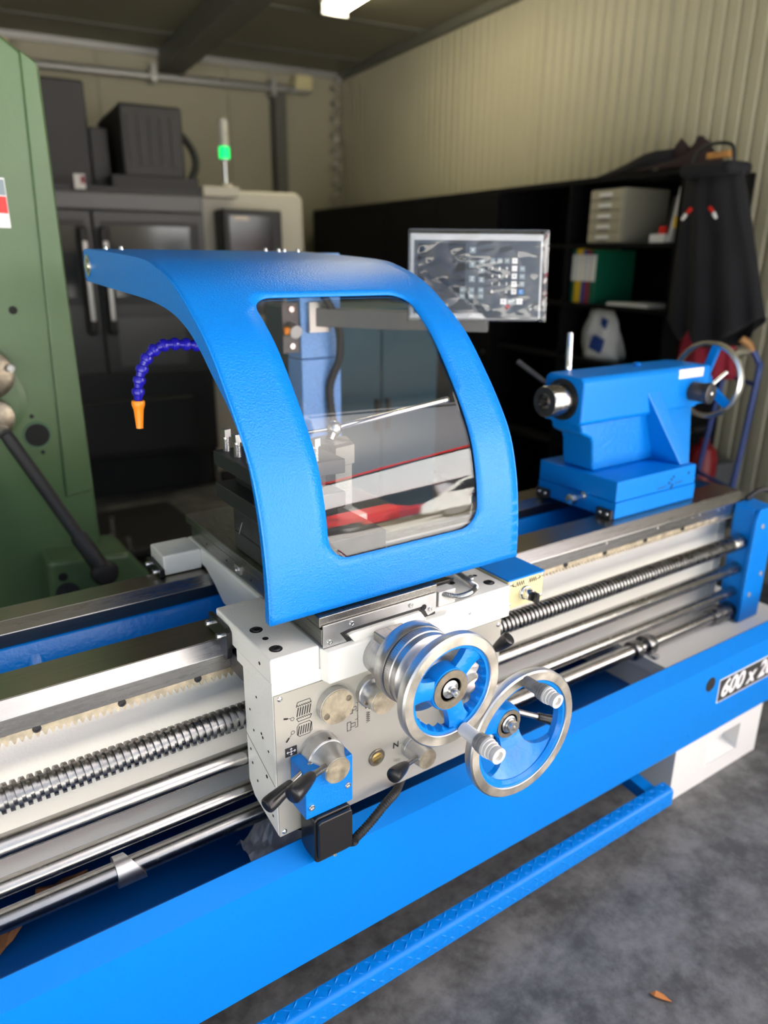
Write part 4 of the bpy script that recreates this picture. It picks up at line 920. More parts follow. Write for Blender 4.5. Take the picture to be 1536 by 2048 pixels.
def mk_sqbolt():
    m = MB(); m.lathe([(0.0072, 0), (0.0072, 0.03)], (0, 0, 0), (0, 0, 1), 12); m.prism([(-0.0072, -0.0072), (0.0072, -0.0072), (0.0072, 0.0072), (-0.0072, 0.0072)], 'z', 0.031, 0.047); m.lathe([(0.0085, 0.029), (0.0085, 0.0315)], (0, 0, 0), (0, 0, 1), 12)
    for i in range(9): m.lathe([(0.0072, 0.003*i), (0.0078, 0.003*i+0.0012), (0.0072, 0.003*i+0.0024)], (0, 0, 0), (0, 0, 1), 12)
    return m
for x, y in ((0.583, 1.432), (0.583, 1.375), (0.583, 1.318), (0.583, 1.265), (0.640, 1.262), (0.700, 1.262), (0.64, 1.436), (0.70, 1.436)):
    inst('clamp_bolt', shared('sqbolt', mk_sqbolt, 'dial_steel'), tp, (x, y, 1.196), (0, 0, 1), spin=random.uniform(0, 0.6))
hubx, huby = 0.805, 1.385
hb = part('clamp_hub', MB().lathe([(0.050, 0), (0.050, 0.105), (0.056, 0.108), (0.056, 0.150), (0.050, 0.156), (0.02, 0.158)], (hubx, huby, 1.045), (0, 0, 1), 6, ph=0.3), 'slide_steel', tp, smooth=25)
ba = Vector((0.8235, 1.397, 1.222))
part('ball', MB().sphere(ba, 0.0175), 'zinc', tp)
part('ball_stem', MB().cyl((hubx, huby, 1.200), ba, 0.010, 0.009), 'zinc', tp)
le = Vector((1.135, 1.393, 1.256))
part('clamp_lever', MB().lathe([(0.0062, 0), (0.0070, 0.30*1.02), (0.0085, 0.305), (0.0085, 0.318), (0.006, 0.322)], ba, le-ba, 16), 'chrome', tp)
part('lever_tail', MB().cyl(ba, (0.74, 1.42, 1.215), 0.004, n=8), 'zinc', tp)

# ---------------------------------------------------------------- jointed coolant hose
cn = thing('coolant_hose', 'blue jointed coolant hose with orange nozzle hanging behind the shield', 'coolant hose', (0.80, 1.69, 0.9705))
path = catmull([(0.4580, 1.6, 1.290), (0.4620, 1.6, 1.321), (0.4735, 1.6, 1.357), (0.4935, 1.6, 1.387), (0.521, 1.6, 1.401), (0.548, 1.6, 1.402), (0.587, 1.6, 1.398), (0.64, 1.61, 1.385), (0.70, 1.63, 1.34), (0.75, 1.66, 1.25), (0.78, 1.68, 1.12), (0.80, 1.69, 1.0), (0.80, 1.69, 0.978)], 10)
L = [0]
for a, b in zip(path, path[1:]): L.append(L[-1]+(b-a).length)
def along(s):
    i = max(k for k in range(len(L)-1) if L[k] <= s+1e-9); return path[i].lerp(path[i+1], (s-L[i])/(L[i+1]-L[i]))
def mk_seg():
    return MB().lathe([(0.0075, -0.002), (0.0085, 0.0), (0.0092, 0.004), (0.0105, 0.008), (0.0128, 0.0095), (0.0138, 0.013), (0.0138, 0.017), (0.0120, 0.0205), (0.008, 0.022)], (0, 0, 0), (0, 0, 1), 18)
s = 0.0
while s+0.0245 < L[-1]:
    a, b = along(s), along(s+0.0245)
    inst('hose_segment', shared('hose_seg', mk_seg, 'hose_blue'), cn, a, b-a, (1.0, 1.0, 1.15)); s += 0.0245
part('nozzle', MB().lathe([(0.0130, 0), (0.0142, -0.003), (0.0142, -0.008), (0.0125, -0.014), (0.0105, -0.020), (0.0075, -0.056), (0.0075, -0.060), (0.0055, -0.060), (0.005, -0.05), (1e-6, -0.05)], (0.4578, 1.6, 1.288), (0.04, 0, 1), 22), 'orange', cn, label='orange tapered nozzle')
part('base_fitting', MB().cyl((0.80, 1.69, 0.9705), (0.80, 1.69, 0.985), 0.018, n=6), 'brass', cn)

# ---------------------------------------------------------------- tailstock
ts = thing('tailstock', 'blue cast tailstock with steel quill on the right end of the bed', 'tailstock', (1.9, 1.46, 0.861))
b0 = part('base', MB().box(1.711, 2.093, 1.302, 1.610, 0.862, 0.912), 'blue_paint', ts, smooth=0, bevel=0.002)
b1 = part('upper_base', MB().prism([(1.711, 0.9125), (1.711, 0.976), (2.087, 0.976), (2.093, 0.9125)], 'y', 1.304, 1.610), 'blue_paint', ts, smooth=0, bevel=0.004)
part('pillar', MB().prism([(1.735, 0.976), (1.722, 1.060), (1.712, 1.080), (1.672, 1.098), (1.660, 1.140), (2.175, 1.140), (2.120, 1.08), (2.075, 0.976)], 'y', 1.418, 1.540), 'blue_cast', ts, smooth=30, bevel=0.010, seg=3)
def solid8(a, b):     # two quads
    return MB().add(list(a)+list(b), [(3, 2, 1, 0), (4, 5, 6, 7)]+[(i, (i+1) % 4, 4+(i+1) % 4, 4+i) for i in range(4)])
part('gusset', solid8([(1.925, 1.402, 1.205), (1.99, 1.402, 1.205), (1.99, 1.45, 1.205), (1.925, 1.45, 1.205)], [(2.035, 1.322, 0.972), (2.083, 1.322, 0.972), (2.083, 1.45, 0.972), (2.015, 1.45, 0.972)]), 'blue_cast', ts, smooth=0, bevel=0.005, seg=3)
part('gusset', solid8([(1.96, 1.403, 1.14), (2.17, 1.403, 1.14), (2.17, 1.45, 1.14), (1.96, 1.45, 1.14)], [(2.040, 1.325, 0.973), (2.082, 1.325, 0.973), (2.082, 1.45, 0.973), (2.035, 1.45, 0.973)]), 'blue_cast', ts, smooth=0, bevel=0.005, seg=3)
part('barrel', MB().prism([(1.400, 1.135), (1.400, 1.252), (1.413, 1.266), (1.535, 1.268), (1.552, 1.252), (1.552, 1.135), (1.540, 1.128), (1.412, 1.128)], 'x', 1.640, 2.195), 'blue_paint', ts, smooth=0, bevel=0.008, seg=3)
part('barrel_end', MB().prism([(1.403, 1.137), (1.403, 1.262), (1.55, 1.262), (1.55, 1.137)], 'x', 2.075, 2.245), 'blue_paint', ts, smooth=0, bevel=0.008, seg=3)
part('oil_cap', MB().lathe([(0.012, 0), (0.012, 0.008), (0.008, 0.011)], (1.98, 1.49, 1.267), (0, 0, 1), 14), 'blue_paint', ts)
QY, QZ = 1.475, 1.196
part('nose_ring', MB().lathe([(0.057, 0.0), (0.060, 0.004), (0.060, 0.008), (0.046, 0.009), (0.046, 0.0)], (1.642, QY, QZ), (-1, 0, 0), 40, closed=True), 'black_plastic', ts)
part('quill', MB().lathe([(0.0445, 0.0), (0.0445, 0.076), (0.0425, 0.079), (0.030, 0.080), (0.0235, 0.080), (0.019, 0.05), (1e-6, 0.045)], (1.645, QY, QZ), (-1, 0, 0), 48), 'turned_steel', ts, label='bright steel quill with taper bore')
part('quill_tip', MB().lathe([(0.0428, 0.0795), (0.0420, 0.0806), (0.0270, 0.0806), (0.0240, 0.0806), (0.0240, 0.0790)], (1.645, QY, QZ), (-1, 0, 0), 48, closed=True), 'dark_steel', ts)
# quill handwheel at the far end
hw = part('tail_handwheel', MB().lathe([(0.112, 0.001), (0.114, -0.006), (0.122, -0.012), (0.130, -0.006), (0.132, 0.004), (0.130, 0.012), (0.122, 0.016), (0.114, 0.011)], (2.345, QY, QZ), (1, 0, 0), 56, closed=True), 'zinc', ts)
for k in range(3):
    a = math.radians(100+120*k); u = Vector((0, math.cos(a), math.sin(a)))
    part('spoke', MB().bar(Vector((2.325, QY, QZ))+u*0.02, Vector((2.345, QY, QZ))+u*0.117, 0.030, 0.016, (1, 0, 0)), 'blue_paint', hw, smooth=0, bevel=0.003)
part('hub', MB().lathe([(0.036, 0), (0.036, 0.06), (0.028, 0.09)], (2.245, QY, QZ), (1, 0, 0), 28), 'blue_paint', hw)
part('crank_grip', MB().lathe([(0.008, 0), (0.012, 0.02), (0.013, 0.06), (0.009, 0.085)], (2.36, QY-0.075, QZ+0.095), (1, 0, 0), 16), 'chrome', hw)
# clamp shaft with black boss and thin lever on the front
kb = part('clamp_boss', MB().lathe([(0.030, 0), (0.030, 0.045), (0.028, 0.048), (0.033, 0.050), (0.033, 0.066), (0.029, 0.068)], (2.155, 1.403, 1.185), (0.10, -1, 0), 28), 'dark_steel', ts)
button(kb, (2.162, 1.3345, 1.185), (0.1, -1, 0), 0.007, 0.003)
part('clamp_lever', MB().cyl((2.160, 1.35, 1.20), (2.205, 1.322, 1.252), 0.0055, n=12), 'chrome', kb)
part('label_plate', MB().box(2.075, 2.200, 1.3985, 1.4035, 1.230, 1.258), 'white_plain', ts, smooth=0)
part('label_digits', text_mb('1  0  0', 0.022, facing((2.138, 1.3980, 1.244), (1, 0, 0), (0, 0, 1))), 'galv', ts, smooth=0)
part('lock_lever', MB().lathe([(0.010, 0), (0.010, 0.11), (0.008, 0.115)], (1.72, 1.535, 1.262), (0, 0.05, 1), 14), 'chrome', ts)
part('rear_lever', MB().cyl((1.70, 1.553, 1.20), (1.63, 1.66, 1.285), 0.009, n=12), 'dark_steel', ts)
# adjusting screw, wipers, bolt heads, scale on the base
part('adjust_bolt', MB().lathe([(0.013, 0), (0.013, 0.006), (0.008, 0.007), (0.008, 0.05), (0.0155, 0.051), (0.0155, 0.066), (0.010, 0.068)], (1.711, 1.42, 0.905), (-1, 0, 0), 12), 'zinc', ts)
for y0, y1 in ((1.308, 1.362), (1.555, 1.607)):
    wp = part('way_wiper', MB().box(1.700, 1.7112, y0, y1, 0.8615, 0.888), 'dark_steel', ts, smooth=0)
    for y in (y0+0.014, y1-0.014): button(wp, (1.700, y, 0.876), (-1, 0, 0), 0.006, 0.004)
m = MB()
for ln in ([(1.90, 0.925), (1.945, 0.927)], [(1.985, 0.929), (2.02, 0.931)]): stroke(m, ln, 0.0022, on_y(1.3025))
part('scale_mark', m, 'ink', ts, smooth=0)
for x, z in ((1.965, 0.945), (1.968, 0.918), (1.972, 0.926), (1.955, 0.935), (2.05, 0.953), (1.975, 0.952)): dot(ts, (x, 1.3025, z), (0, -1, 0), 0.004)

# ---------------------------------------------------------------- digital readout on its arm
dr = thing('digital_readout', 'grey digital readout wrapped in clear plastic film, on an arm behind the shield', 'digital readout', (1.2, 1.95, 1.36))
rt = Vector((0.829, -0.559, 0)); nh = Vector((-0.559, -0.829, 0)); tl = math.radians(9)
up = Vector((0, 0, 1))*math.cos(tl)-nh*math.sin(tl); nn = rt.cross(up)
if nn.dot(nh) < 0: nn = -nn
OC = Vector((1.392, 1.590, 1.536))*1.0
OC = Vector((0, 0, 1.586))+(OC-Vector((0, 0, 1.586)))*1.03
def dp(a, b, c=0.0): return OC+rt*a+up*b+nn*c
def dbox(a0, a1, b0, b1, c0, c1):
    return MB().add([dp(a, b, c) for c in (c0, c1) for b in (b0, b1) for a in (a0, a1)], [(0, 2, 3, 1), (4, 5, 7, 6), (0, 1, 5, 4), (2, 6, 7, 3), (0, 4, 6, 2), (1, 3, 7, 5)])
HW, HH = 0.190, 0.120
part('housing', dbox(-HW, HW-0.010, -HH+0.004, HH-0.006, -0.05, 0.0), 'dro_grey', dr, smooth=0, bevel=0.006)
fp = part('front_panel', MB().add([dp(a, b, 0.0015) for a, b in ((-HW+0.014, -HH+0.020), (0.015, -HH+0.020), (0.028, -HH+0.007), (HW-0.018, -HH+0.007), (HW-0.018, HH-0.026), (-HW+0.014, HH-0.026))], [(0, 1, 2, 3, 4, 5)]), 'dro_face', dr, smooth=0, solid=(0.003, 0))
part('display', dbox(-HW+0.022, -0.035, -0.045, HH-0.034, 0.0018, 0.0036), 'screen', fp, smooth=0)
def key(a, b, w_, h_, mt, txt=None, tc='ink', sz=None):
    k = part('key', dbox(a-w_/2, a+w_/2, b-h_/2, b+h_/2, 0.003, 0.0055), mt, fp, smooth=0)
    if txt: part('key_print', text_mb(txt, sz or h_*0.85, facing(dp(a, b, 0.0058), rt, up)), tc, fp, smooth=0)
for b, s_ in ((0.068, 'X'), (0.030, 'Y'), (-0.008, 'Z')):
    key(-0.016, b, 0.017, 0.016, 'key_grey', s_+'₀' if False else s_, 'white_ink')
for b, s_ in ((0.037, 'X'), (0.014, 'Y'), (-0.010, 'Z')): key(0.010, b, 0.016, 0.014, 'key_grey', s_, 'white_ink')
for a, s_ in ((0.040, '½'), (0.060, 'GS'), (0.080, '√')): key(a, 0.041, 0.014, 0.013, 'key_grey', s_, 'white_ink', 0.009)
for r_, row in enumerate((('7', '8', '9'), ('4', '5', '6'), ('1', '2', '3'), ('0', '.', '±'))):
    for c_, s_ in enumerate(row):
        part('key_print', text_mb(s_, 0.011, facing(dp(0.040+0.020*c_, 0.020-0.0205*r_, 0.0042), rt, up), bold=0.0003), 'white_ink', fp, smooth=0)
for r_, s_ in enumerate(('+', '-', '×', '÷', '=')): key(0.101, 0.041-0.0205*r_, 0.0145, 0.0145, 'white_plain', s_)
for r_ in range(3): key(0.123, 0.020-0.0205*r_, 0.0145, 0.014, 'key_grey', ('SET', 'REF', 'ABS\nINC')[r_], 'white_ink', 0.0055)
key(0.121, -0.042, 0.0145, 0.0135, 'key_blue', 'C', 'white_ink')
for c_, (x_, s_) in enumerate(((-0.042, 'SET'), (-0.017, '1/2'), (0.009, 'ABS'))):
    key(x_, -0.038, 0.015, 0.014, 'key_grey', s_, 'white_ink', 0.006); key(x_, -0.054, 0.015, 0.014, 'key_grey', ('REF', 'INC', 'CLR')[c_], 'white_ink', 0.006)
key(0.073, -0.068, 0.0165, 0.015, 'white_plain', '<'); key(0.118, -0.068, 0.0165, 0.015, 'white_plain', '>'); key(0.0955, -0.068, 0.025, 0.015, 'key_grey', 'ENT', 'white_ink', 0.010)
part('maker_emblem', MB().add([dp(a, b, 0.0010) for a, b in ((-0.025, -0.113), (-0.016, -0.105), (-0.007, -0.113), (-0.016, -0.110))], [(0, 1, 2, 3)]), 'white_ink', dr, smooth=0, solid=(0.001, 0))
def crinkle(u, v):
    e = min(u, 1-u, v, 1-v)
    a = -HW-0.004+(2*HW+0.008)*u; b = -HH-0.003+(2*HH+0.006)*v
    q = abs(noise.noise((u*3.2+v*1.5, v*2.6, 0.3)))*1.0+abs(noise.noise((u*6-v*3, v*6, 2.3)))*0.40
    return dp(a, b, 0.009+0.022*q*min(1, e*10)-0.004*max(0, 1-e*25))
part('plastic_film', MB().grid(crinkle, 96, 64), 'film', dr, smooth=75)
fe = MB()
for a0, a1, b0, b1 in ((-HW-0.004, -HW-0.002, -HH, HH), (HW-0.002, HW+0.002, -HH+0.002, HH), (-HW, HW, HH-0.001, HH+0.003)): fe.v += dbox(a0, a1, b0, b1, -0.052, 0.009).v; n = len(fe.v)-8; fe.f += [tuple(i+n for i in f) for f in ((0, 2, 3, 1), (4, 5, 7, 6), (0, 1, 5, 4), (2, 6, 7, 3), (0, 4, 6, 2), (1, 3, 7, 5))]
part('film_edge', fe, 'film', dr, smooth=0)
e0 = dp(0.03, -0.10, -0.055); e1 = Vector((1.252, 2.00, 1.365)); md = e0.lerp(e1, 0.48)+Vector((0, 0, -0.02))
part('arm', MB().bar((1.17, 2.071, 1.405), (1.36, 1.86, 1.402), 0.05, 0.055), 'cnc_panel', dr, smooth=0, bevel=0.002)
part('arm', MB().bar((1.355, 1.867, 1.402), (1.52, 1.68, 1.402), 0.046, 0.052), 'cnc_panel', dr, smooth=0, bevel=0.002)
part('arm_bracket', MB().bar((1.50, 1.70, 1.43), dp(0.08, -0.10, -0.045), 0.04, 0.03), 'cnc_panel', dr, smooth=0)
part('arm_clamp', MB().box(1.13, 1.20, 2.055, 2.0715, 1.36, 1.45), 'galv', dr, smooth=0)

# ================================================================ green machine on the left
gm = thing('milling_machine', 'large green machine column with black lever at the left edge', 'machine tool', (0.1, 2.8, 0))
GY = 2.50
part('column', MB().prism([(-0.6, 0.0), (-0.6, 2.19), (0.40, 2.19), (0.44, 2.145), (0.535, 2.08), (0.545, 0.0)], 'y', GY, 3.1), 'green_machine', gm, smooth=0, bevel=0.012, seg=3)
# raised strip along the right edge of the column, ending above the foot
part('edge_strip', MB().prism([(0.486, 2.112), (0.528, 2.084), (0.538, 0.84), (0.45, 0.828)], 'y', GY-0.010, GY+0.005), 'green_machine', gm, smooth=0, bevel=0.006)
ft = part('foot', MB().prism([(0.32, 0.10), (0.345, 0.665), (0.60, 0.64), (0.66, 0.55), (0.70, 0.10)], 'y', GY-0.13, GY+0.10), 'green_machine', gm, smooth=0, bevel=0.02, seg=3)
part('base', MB().box(-0.6, 0.75, GY-0.16, 3.2, 0.0, 0.11), 'green_machine', gm, smooth=0, bevel=0.015)
def gdot(x, z, y, r, m='hole', nm='hole'): part(nm, MB().lathe([(r, 0), (r*0.96, 0.003), (r*0.9, 0.003), (1e-6, 0.003)], (x, y, z), (0, -1, 0), 28), m, gm)
gdot(0.391, 1.043, GY, 0.043, 'green_dark', 'port'); gdot(0.391, 1.043, GY-0.001, 0.037, 'hole', 'port')
gdot(0.383, 1.103, GY, 0.006); gdot(0.400, 0.986, GY, 0.006); gdot(0.375, 1.423, GY, 0.012)
gdot(0.385, 0.605, GY-0.13, 0.014)
bb = part('foot_bolt', MB().lathe([(0.036, 0), (0.036, 0.012), (0.022, 0.014), (0.020, 0.028), (0.008, 0.030)], (0.392, GY-0.13, 0.548), (0, -1, 0), 24), 'dark_steel', gm)
bs = part('gear_boss', MB().lathe([(0.12, 0), (0.12, 0.012), (0.10, 0.016), (0.10, 0.02)], (0.255, GY, 1.165), (0, -1, 0), 40), 'green_machine', gm)
part('boss_plate', MB().lathe([(0.075, 0.02), (0.072, 0.045), (0.055, 0.055)], (0.275, GY, 1.245), (0, -1, 0), 32), 'bearing', bs)
part('lever_hub', MB().lathe([(0.055, 0.02), (0.052, 0.07), (0.03, 0.08)], (0.275, GY, 1.120), (0, -1, 0), 28), 'bearing', bs)
part('knob', MB().sphere((0.337, GY-0.06, 1.262), 0.012, 8), 'nylon', bs)
P0, P1 = Vector((0.292, GY-0.09, 1.075)), Vector((0.490, GY-0.21, 0.635))
lv = part('lever', MB().lathe([(0.018, 0), (0.020, 0.03), (0.020, 0.36), (0.027, 0.37), (0.027, (P1-P0).length-0.01)], P0, P1-P0, 20), 'rubber', gm)
part('lever_joint', MB().cyl((0.265, GY-0.03, 1.10), P0, 0.02, n=14), 'satin_steel', lv)
part('lever_knob', MB().lathe([(1e-6, -0.03), (0.03, -0.028), (0.041, -0.012), (0.041, 0.012), (0.03, 0.026), (0.01, 0.03)], P1+(P1-P0).normalized()*0.012, (0.1, -1, 0.1), 28), 'rubber', lv)
stx, stz = 0.340, 1.713
sk = part('sticker', MB().box(0.20, 0.402, GY-0.004, GY-0.0005, 1.652, 1.784), 'white_plain', gm, smooth=0)
part('sticker_band', MB().prism([(0.20, 1.70), (0.20, 1.745), (0.40, 1.735), (0.40, 1.69)], 'y', GY-0.0055, GY-0.003), 'red', sk, smooth=0)
part('sticker_band', MB().prism([(0.20, 1.745), (0.20, 1.78), (0.40, 1.78), (0.40, 1.738)], 'y', GY-0.0055, GY-0.003), 'key_grey', sk, smooth=0)

# ================================================================ machining centre at the back (room frame)
def R(mb): return mb.xf(RT)
YF = -2.2
mc = thing('machining_centre', 'dark grey enclosed machining centre with sliding doors by the back wall', 'machine tool', rw(-3.0, -1.4, 0))
part('body', R(MB().box(-4.6, -2.03, YF+0.02, -0.25, 0.30, 1.90)), 'cnc_dark', mc, smooth=0)
part('plinth', R(MB().box(-4.5, -2.05, YF+0.12, -0.3, 0, 0.30)), 'cnc_dark', mc, smooth=0)
part('top_rail', R(MB().box(-4.6, -2.03, YF-0.02, YF+0.3, 1.83, 1.93)), 'cnc_panel', mc, smooth=0, bevel=0.01)
for x0, x1 in ((-3.55, -2.712), (-2.70, -2.03)):
    d = part('door', R(MB().box(x0, x1, YF-0.02, YF+0.018, 0.86, 1.825)), 'cnc_grey', mc, smooth=0, bevel=0.006)
    part('door_frame', R(MB().box(x0+0.04, x1-0.04, YF-0.024, YF-0.020, 1.28, 1.77)), 'cnc_dark', d, smooth=0)
    part('door_glass', R(MB().box(x0+0.09, x1-0.10, YF-0.030, YF-0.024, 1.33, 1.745)), 'glass_dark', d, smooth=0)
    hx = x1-0.06 if x0 < -3 else x0+0.045
    h = part('handle', R(MB().box(hx-0.028, hx+0.028, YF-0.085, YF-0.020, 1.105, 1.735)), 'rubber', d, smooth=0, bevel=0.02, seg=3)
    part('handle_insert', R(MB().box(hx-0.012, hx+0.018, YF-0.098, YF-0.080, 1.19, 1.655)), 'galv', h, smooth=0, bevel=0.006)
part('lower_panel', R(MB().box(-4.4, -2.03, YF-0.035, YF+0.02, 0.30, 0.86)), 'cnc_dark', mc, smooth=0, bevel=0.01)
part('chip_drawer', R(MB().box(-3.4, -2.2, YF-0.12, YF-0.03, 0.35, 0.70)), 'cnc_dark', mc, smooth=0, bevel=0.01)
part('painted_reflection', R(MB().box(-2.62, -2.20, YF-0.024, YF-0.0201, 0.90, 1.20)), 'cnc_panel', mc, smooth=0)  # paler grey patch: reflection on the lower door painted in as colour
cw = part('door_sticker', R(MB().box(-2.56, -2.50, YF-0.034, YF-0.0301, 1.40, 1.52)), 'fabric_red', mc, smooth=0)
part('spindle_cover', R(MB().box(-3.30, -2.62, -1.9, -0.5, 1.93, 2.57)), 'cnc_dark', mc, smooth=0, bevel=0.015)
part('step_cover', R(MB().box(-2.62, -2.51, -1.9, -0.6, 1.93, 2.32)), 'cnc_dark', mc, smooth=0, bevel=0.01)
mg = part('drive_box', R(MB().box(-2.47, -2.09, -2.1, -1.3, 2.03, 2.44)), 'cnc_dark', mc, smooth=0, bevel=0.02)
for i in range(5): part('vent_slat', R(MB().box(-2.43+0.065*i, -2.39+0.065*i, -2.108, -2.10, 2.10, 2.38)), 'cnc_dark', mg, smooth=0)
part('mount_plate', R(MB().box(-2.55, -2.03, -2.15, -1.1, 1.965, 2.035)), 'rubber', mc, smooth=0)
part('roof', R(MB().box(-4.6, -2.03, YF+0.02, -0.25, 1.90, 1.965)), 'cnc_dark', mc, smooth=0)
part('drive_hose', MB().tube([rw(*p) for p in catmull([(-2.10, -1.7, 2.36), (-2.03, -1.75, 2.34), (-1.96, -1.8, 2.24), (-1.95, -1.82, 2.14), (-2.0, -1.83, 2.04), (-2.06, -1.8, 1.99)], 8)], 0.024, 10), 'rubber', mc)
t_ = part('label_card', R(MB().box(-2.78, -2.72, YF-0.03, YF-0.02, 1.94, 2.02)), 'paper', mc, smooth=0); part('label_print', R(MB().box(-2.745, -2.722, YF-0.033, YF-0.03, 1.97, 2.01)), 'binder_red', t_, smooth=0)
cc = thing('control_cabinet', 'cream control cabinet with dark screen right of the machining centre', 'cabinet', rw(-1.7, -1.8, 0))
part('body', R(MB().prism([(-2.015, 0), (-2.015, 1.965), (-1.77, 1.985), (-1.345, 1.985), (-1.30, 1.95), (-1.26, 0)], 'y', YF+0.1, -1.2)), 'cnc_white', cc, smooth=0, bevel=0.02, seg=3)
part('top_step', R(MB().box(-2.018, -1.78, YF+0.0, -1.3, 1.93, 1.995)), 'cnc_white', cc, smooth=0, bevel=0.01)
part('base', R(MB().box(-2.0, -1.28, YF+0.08, -1.2, 0, 0.1)), 'cnc_dark', cc, smooth=0)
cp = part('control_panel', R(MB().box(-1.93, -1.53, YF-0.10, YF+0.10, 1.20, 1.86)), 'cnc_dark', cc, smooth=0, bevel=0.015)
part('screen', R(MB().box(-1.89, -1.60, YF-0.106, YF-0.1001, 1.50, 1.82)), 'screen', cp, smooth=0)
for i in range(5):
    for j in range(3): part('key', R(MB().box(-1.88+0.055*i, -1.845+0.055*i, YF-0.108, YF-0.1001, 1.26+0.06*j, 1.295+0.06*j)), 'cnc_panel', cp, smooth=0)
part('mode_label', R(MB().box(-1.86, -1.76, YF-0.108, YF-0.1062, 1.795, 1.815)), 'bearing', cp, smooth=0)
st = thing('signal_tower', 'slim signal tower with lit green lamp on the control cabinet', 'signal lamp', rw(-1.80, -1.99, 1.995))
def sc(z0, z1, r, m, nm, n=20): part(nm, MB().cyl(rw(-1.80, -1.99, z0), rw(-1.80, -1.99, z1), r, n=n), m, st)
part('base', R(MB().box(-1.87, -1.73, -2.06, -1.92, 1.9955, 2.005)), 'cnc_white', st, smooth=0); sc(2.0, 2.03, 0.045, 'cnc_white', 'foot'); sc(2.03, 2.17, 0.012, 'chrome', 'stem'); sc(2.165, 2.18, 0.030, 'galv', 'collar')
sc(2.18, 2.25, 0.033, 'lamp_green', 'green_lamp'); sc(2.252, 2.32, 0.030, 'lamp_clear', 'clear_lamp'); sc(2.322, 2.40, 0.030, 'lamp_clear', 'clear_lamp'); sc(2.40, 2.41, 0.031, 'galv', 'cap')

# small black trolley with bright castors behind the carriage, teal cabinet behind the shield
tr = thing('castor_dolly', 'low black dolly with bright castor pins on the floor behind the carriage', 'dolly', (1.0, 3.9, 0))
part('deck', MB().box(0.80, 1.35, 3.6, 4.3, 0.12, 0.16), 'rubber', tr, smooth=0, bevel=0.01)
for x, y in ((0.86, 3.66), (1.29, 3.66), (0.86, 4.24), (1.29, 4.24)):
    c = part('castor', MB().lathe([(0.05, -0.015), (0.055, 0), (0.05, 0.015)], (x, y, 0.055), (1, 0, 0), 18), 'rubber', tr); part('castor_fork', MB().box(x-0.02, x+0.02, y-0.02, y+0.02, 0.10, 0.125), 'galv', c, smooth=0)
for x, y, z in ((0.86, 3.70, 0.20), (0.93, 3.66, 0.18), (0.90, 3.85, 0.24)): part('pin', MB().cyl((x, y, 0.16), (x, y, z+0.03), 0.014, n=12), 'zinc', tr)
tcab = thing('steel_cabinet', 'teal steel cabinet seen through the shield window', 'cabinet', (2.0, 3.1, 0))
part('carcass', MB().box(1.62, 2.30, 2.9, 3.4, 0.06, 1.36), 'teal', tcab, smooth=0, bevel=0.006)
for x0, x1, hx in ((1.63, 1.955, 1.93), (1.965, 2.29, 1.99)):
    d = part('door', MB().box(x0, x1, 2.882, 2.899, 0.10, 1.34), 'teal', tcab, smooth=0, bevel=0.003); part('handle', MB().box(hx-0.008, hx+0.008, 2.86, 2.882, 0.80, 0.95), 'cnc_dark', d, smooth=0)
part('plinth', MB().box(1.63, 2.29, 2.92, 3.4, 0, 0.06), 'cnc_dark', tcab, smooth=0)

# ================================================================ black shelving along the right wall
sv = thing('shelving_unit', 'tall black shelving unit standing along the ribbed right wall', 'shelf', rw(-0.3, -2.4, 0))
SX, SY1, SZ = -0.50, -4.66, 1.975; SY0 = -0.42
part('back_panel', R(MB().box(-0.045, -0.025, SY1, SY0, 0, SZ)), 'shelf_black', sv, smooth=0)
part('top_board', R(MB().box(SX, -0.025, SY1, SY0, SZ-0.025, SZ)), 'shelf_black', sv, smooth=0)
for z in (0.08, 0.55, 1.06, 1.35, 1.655): part('shelf_board', R(MB().box(SX, -0.045, SY1, -3.30, z-0.02, z)), 'shelf_black', sv, smooth=0)
for y in (SY1, -3.92, -3.30, SY0-0.02): part('upright', R(MB().box(SX, -0.045, y, y+0.02, 0, SZ-0.025)), 'shelf_black', sv, smooth=0)
for i in range(4): 
    d = part('door', R(MB().box(SX-0.018, SX, -3.28+0.71*i, -2.58+0.71*i, 0.05, SZ-0.03)), 'shelf_black', sv, smooth=0, bevel=0.002)
    part('knob', MB().cyl(rw(SX-0.018, -3.22+0.71*i, 1.0), rw(SX-0.04, -3.22+0.71*i, 1.0), 0.012, n=10), 'cnc_dark', d)
# drawer box
db = thing('drawer_box', 'grey desktop drawer box on the upper black shelf', 'drawer box', rw(-0.36, -4.17, 1.655))
DX, DY0, DY1 = -0.49, -4.285, -4.05
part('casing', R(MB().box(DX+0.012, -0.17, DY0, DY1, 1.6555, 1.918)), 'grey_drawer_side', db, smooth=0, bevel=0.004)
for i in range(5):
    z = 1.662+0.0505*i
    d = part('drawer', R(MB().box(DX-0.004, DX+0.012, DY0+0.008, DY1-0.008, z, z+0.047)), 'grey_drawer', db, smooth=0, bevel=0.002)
    part('drawer_label', R(MB().box(DX-0.007, DX-0.0042, DY0+0.075, DY0+0.165, z+0.016, z+0.033)), 'paper', d, smooth=0); part('drawer_slot', R(MB().box(DX-0.0055, DX-0.0042, DY0+0.085, DY0+0.155, z+0.004, z+0.011)), 'cnc_panel', d, smooth=0)
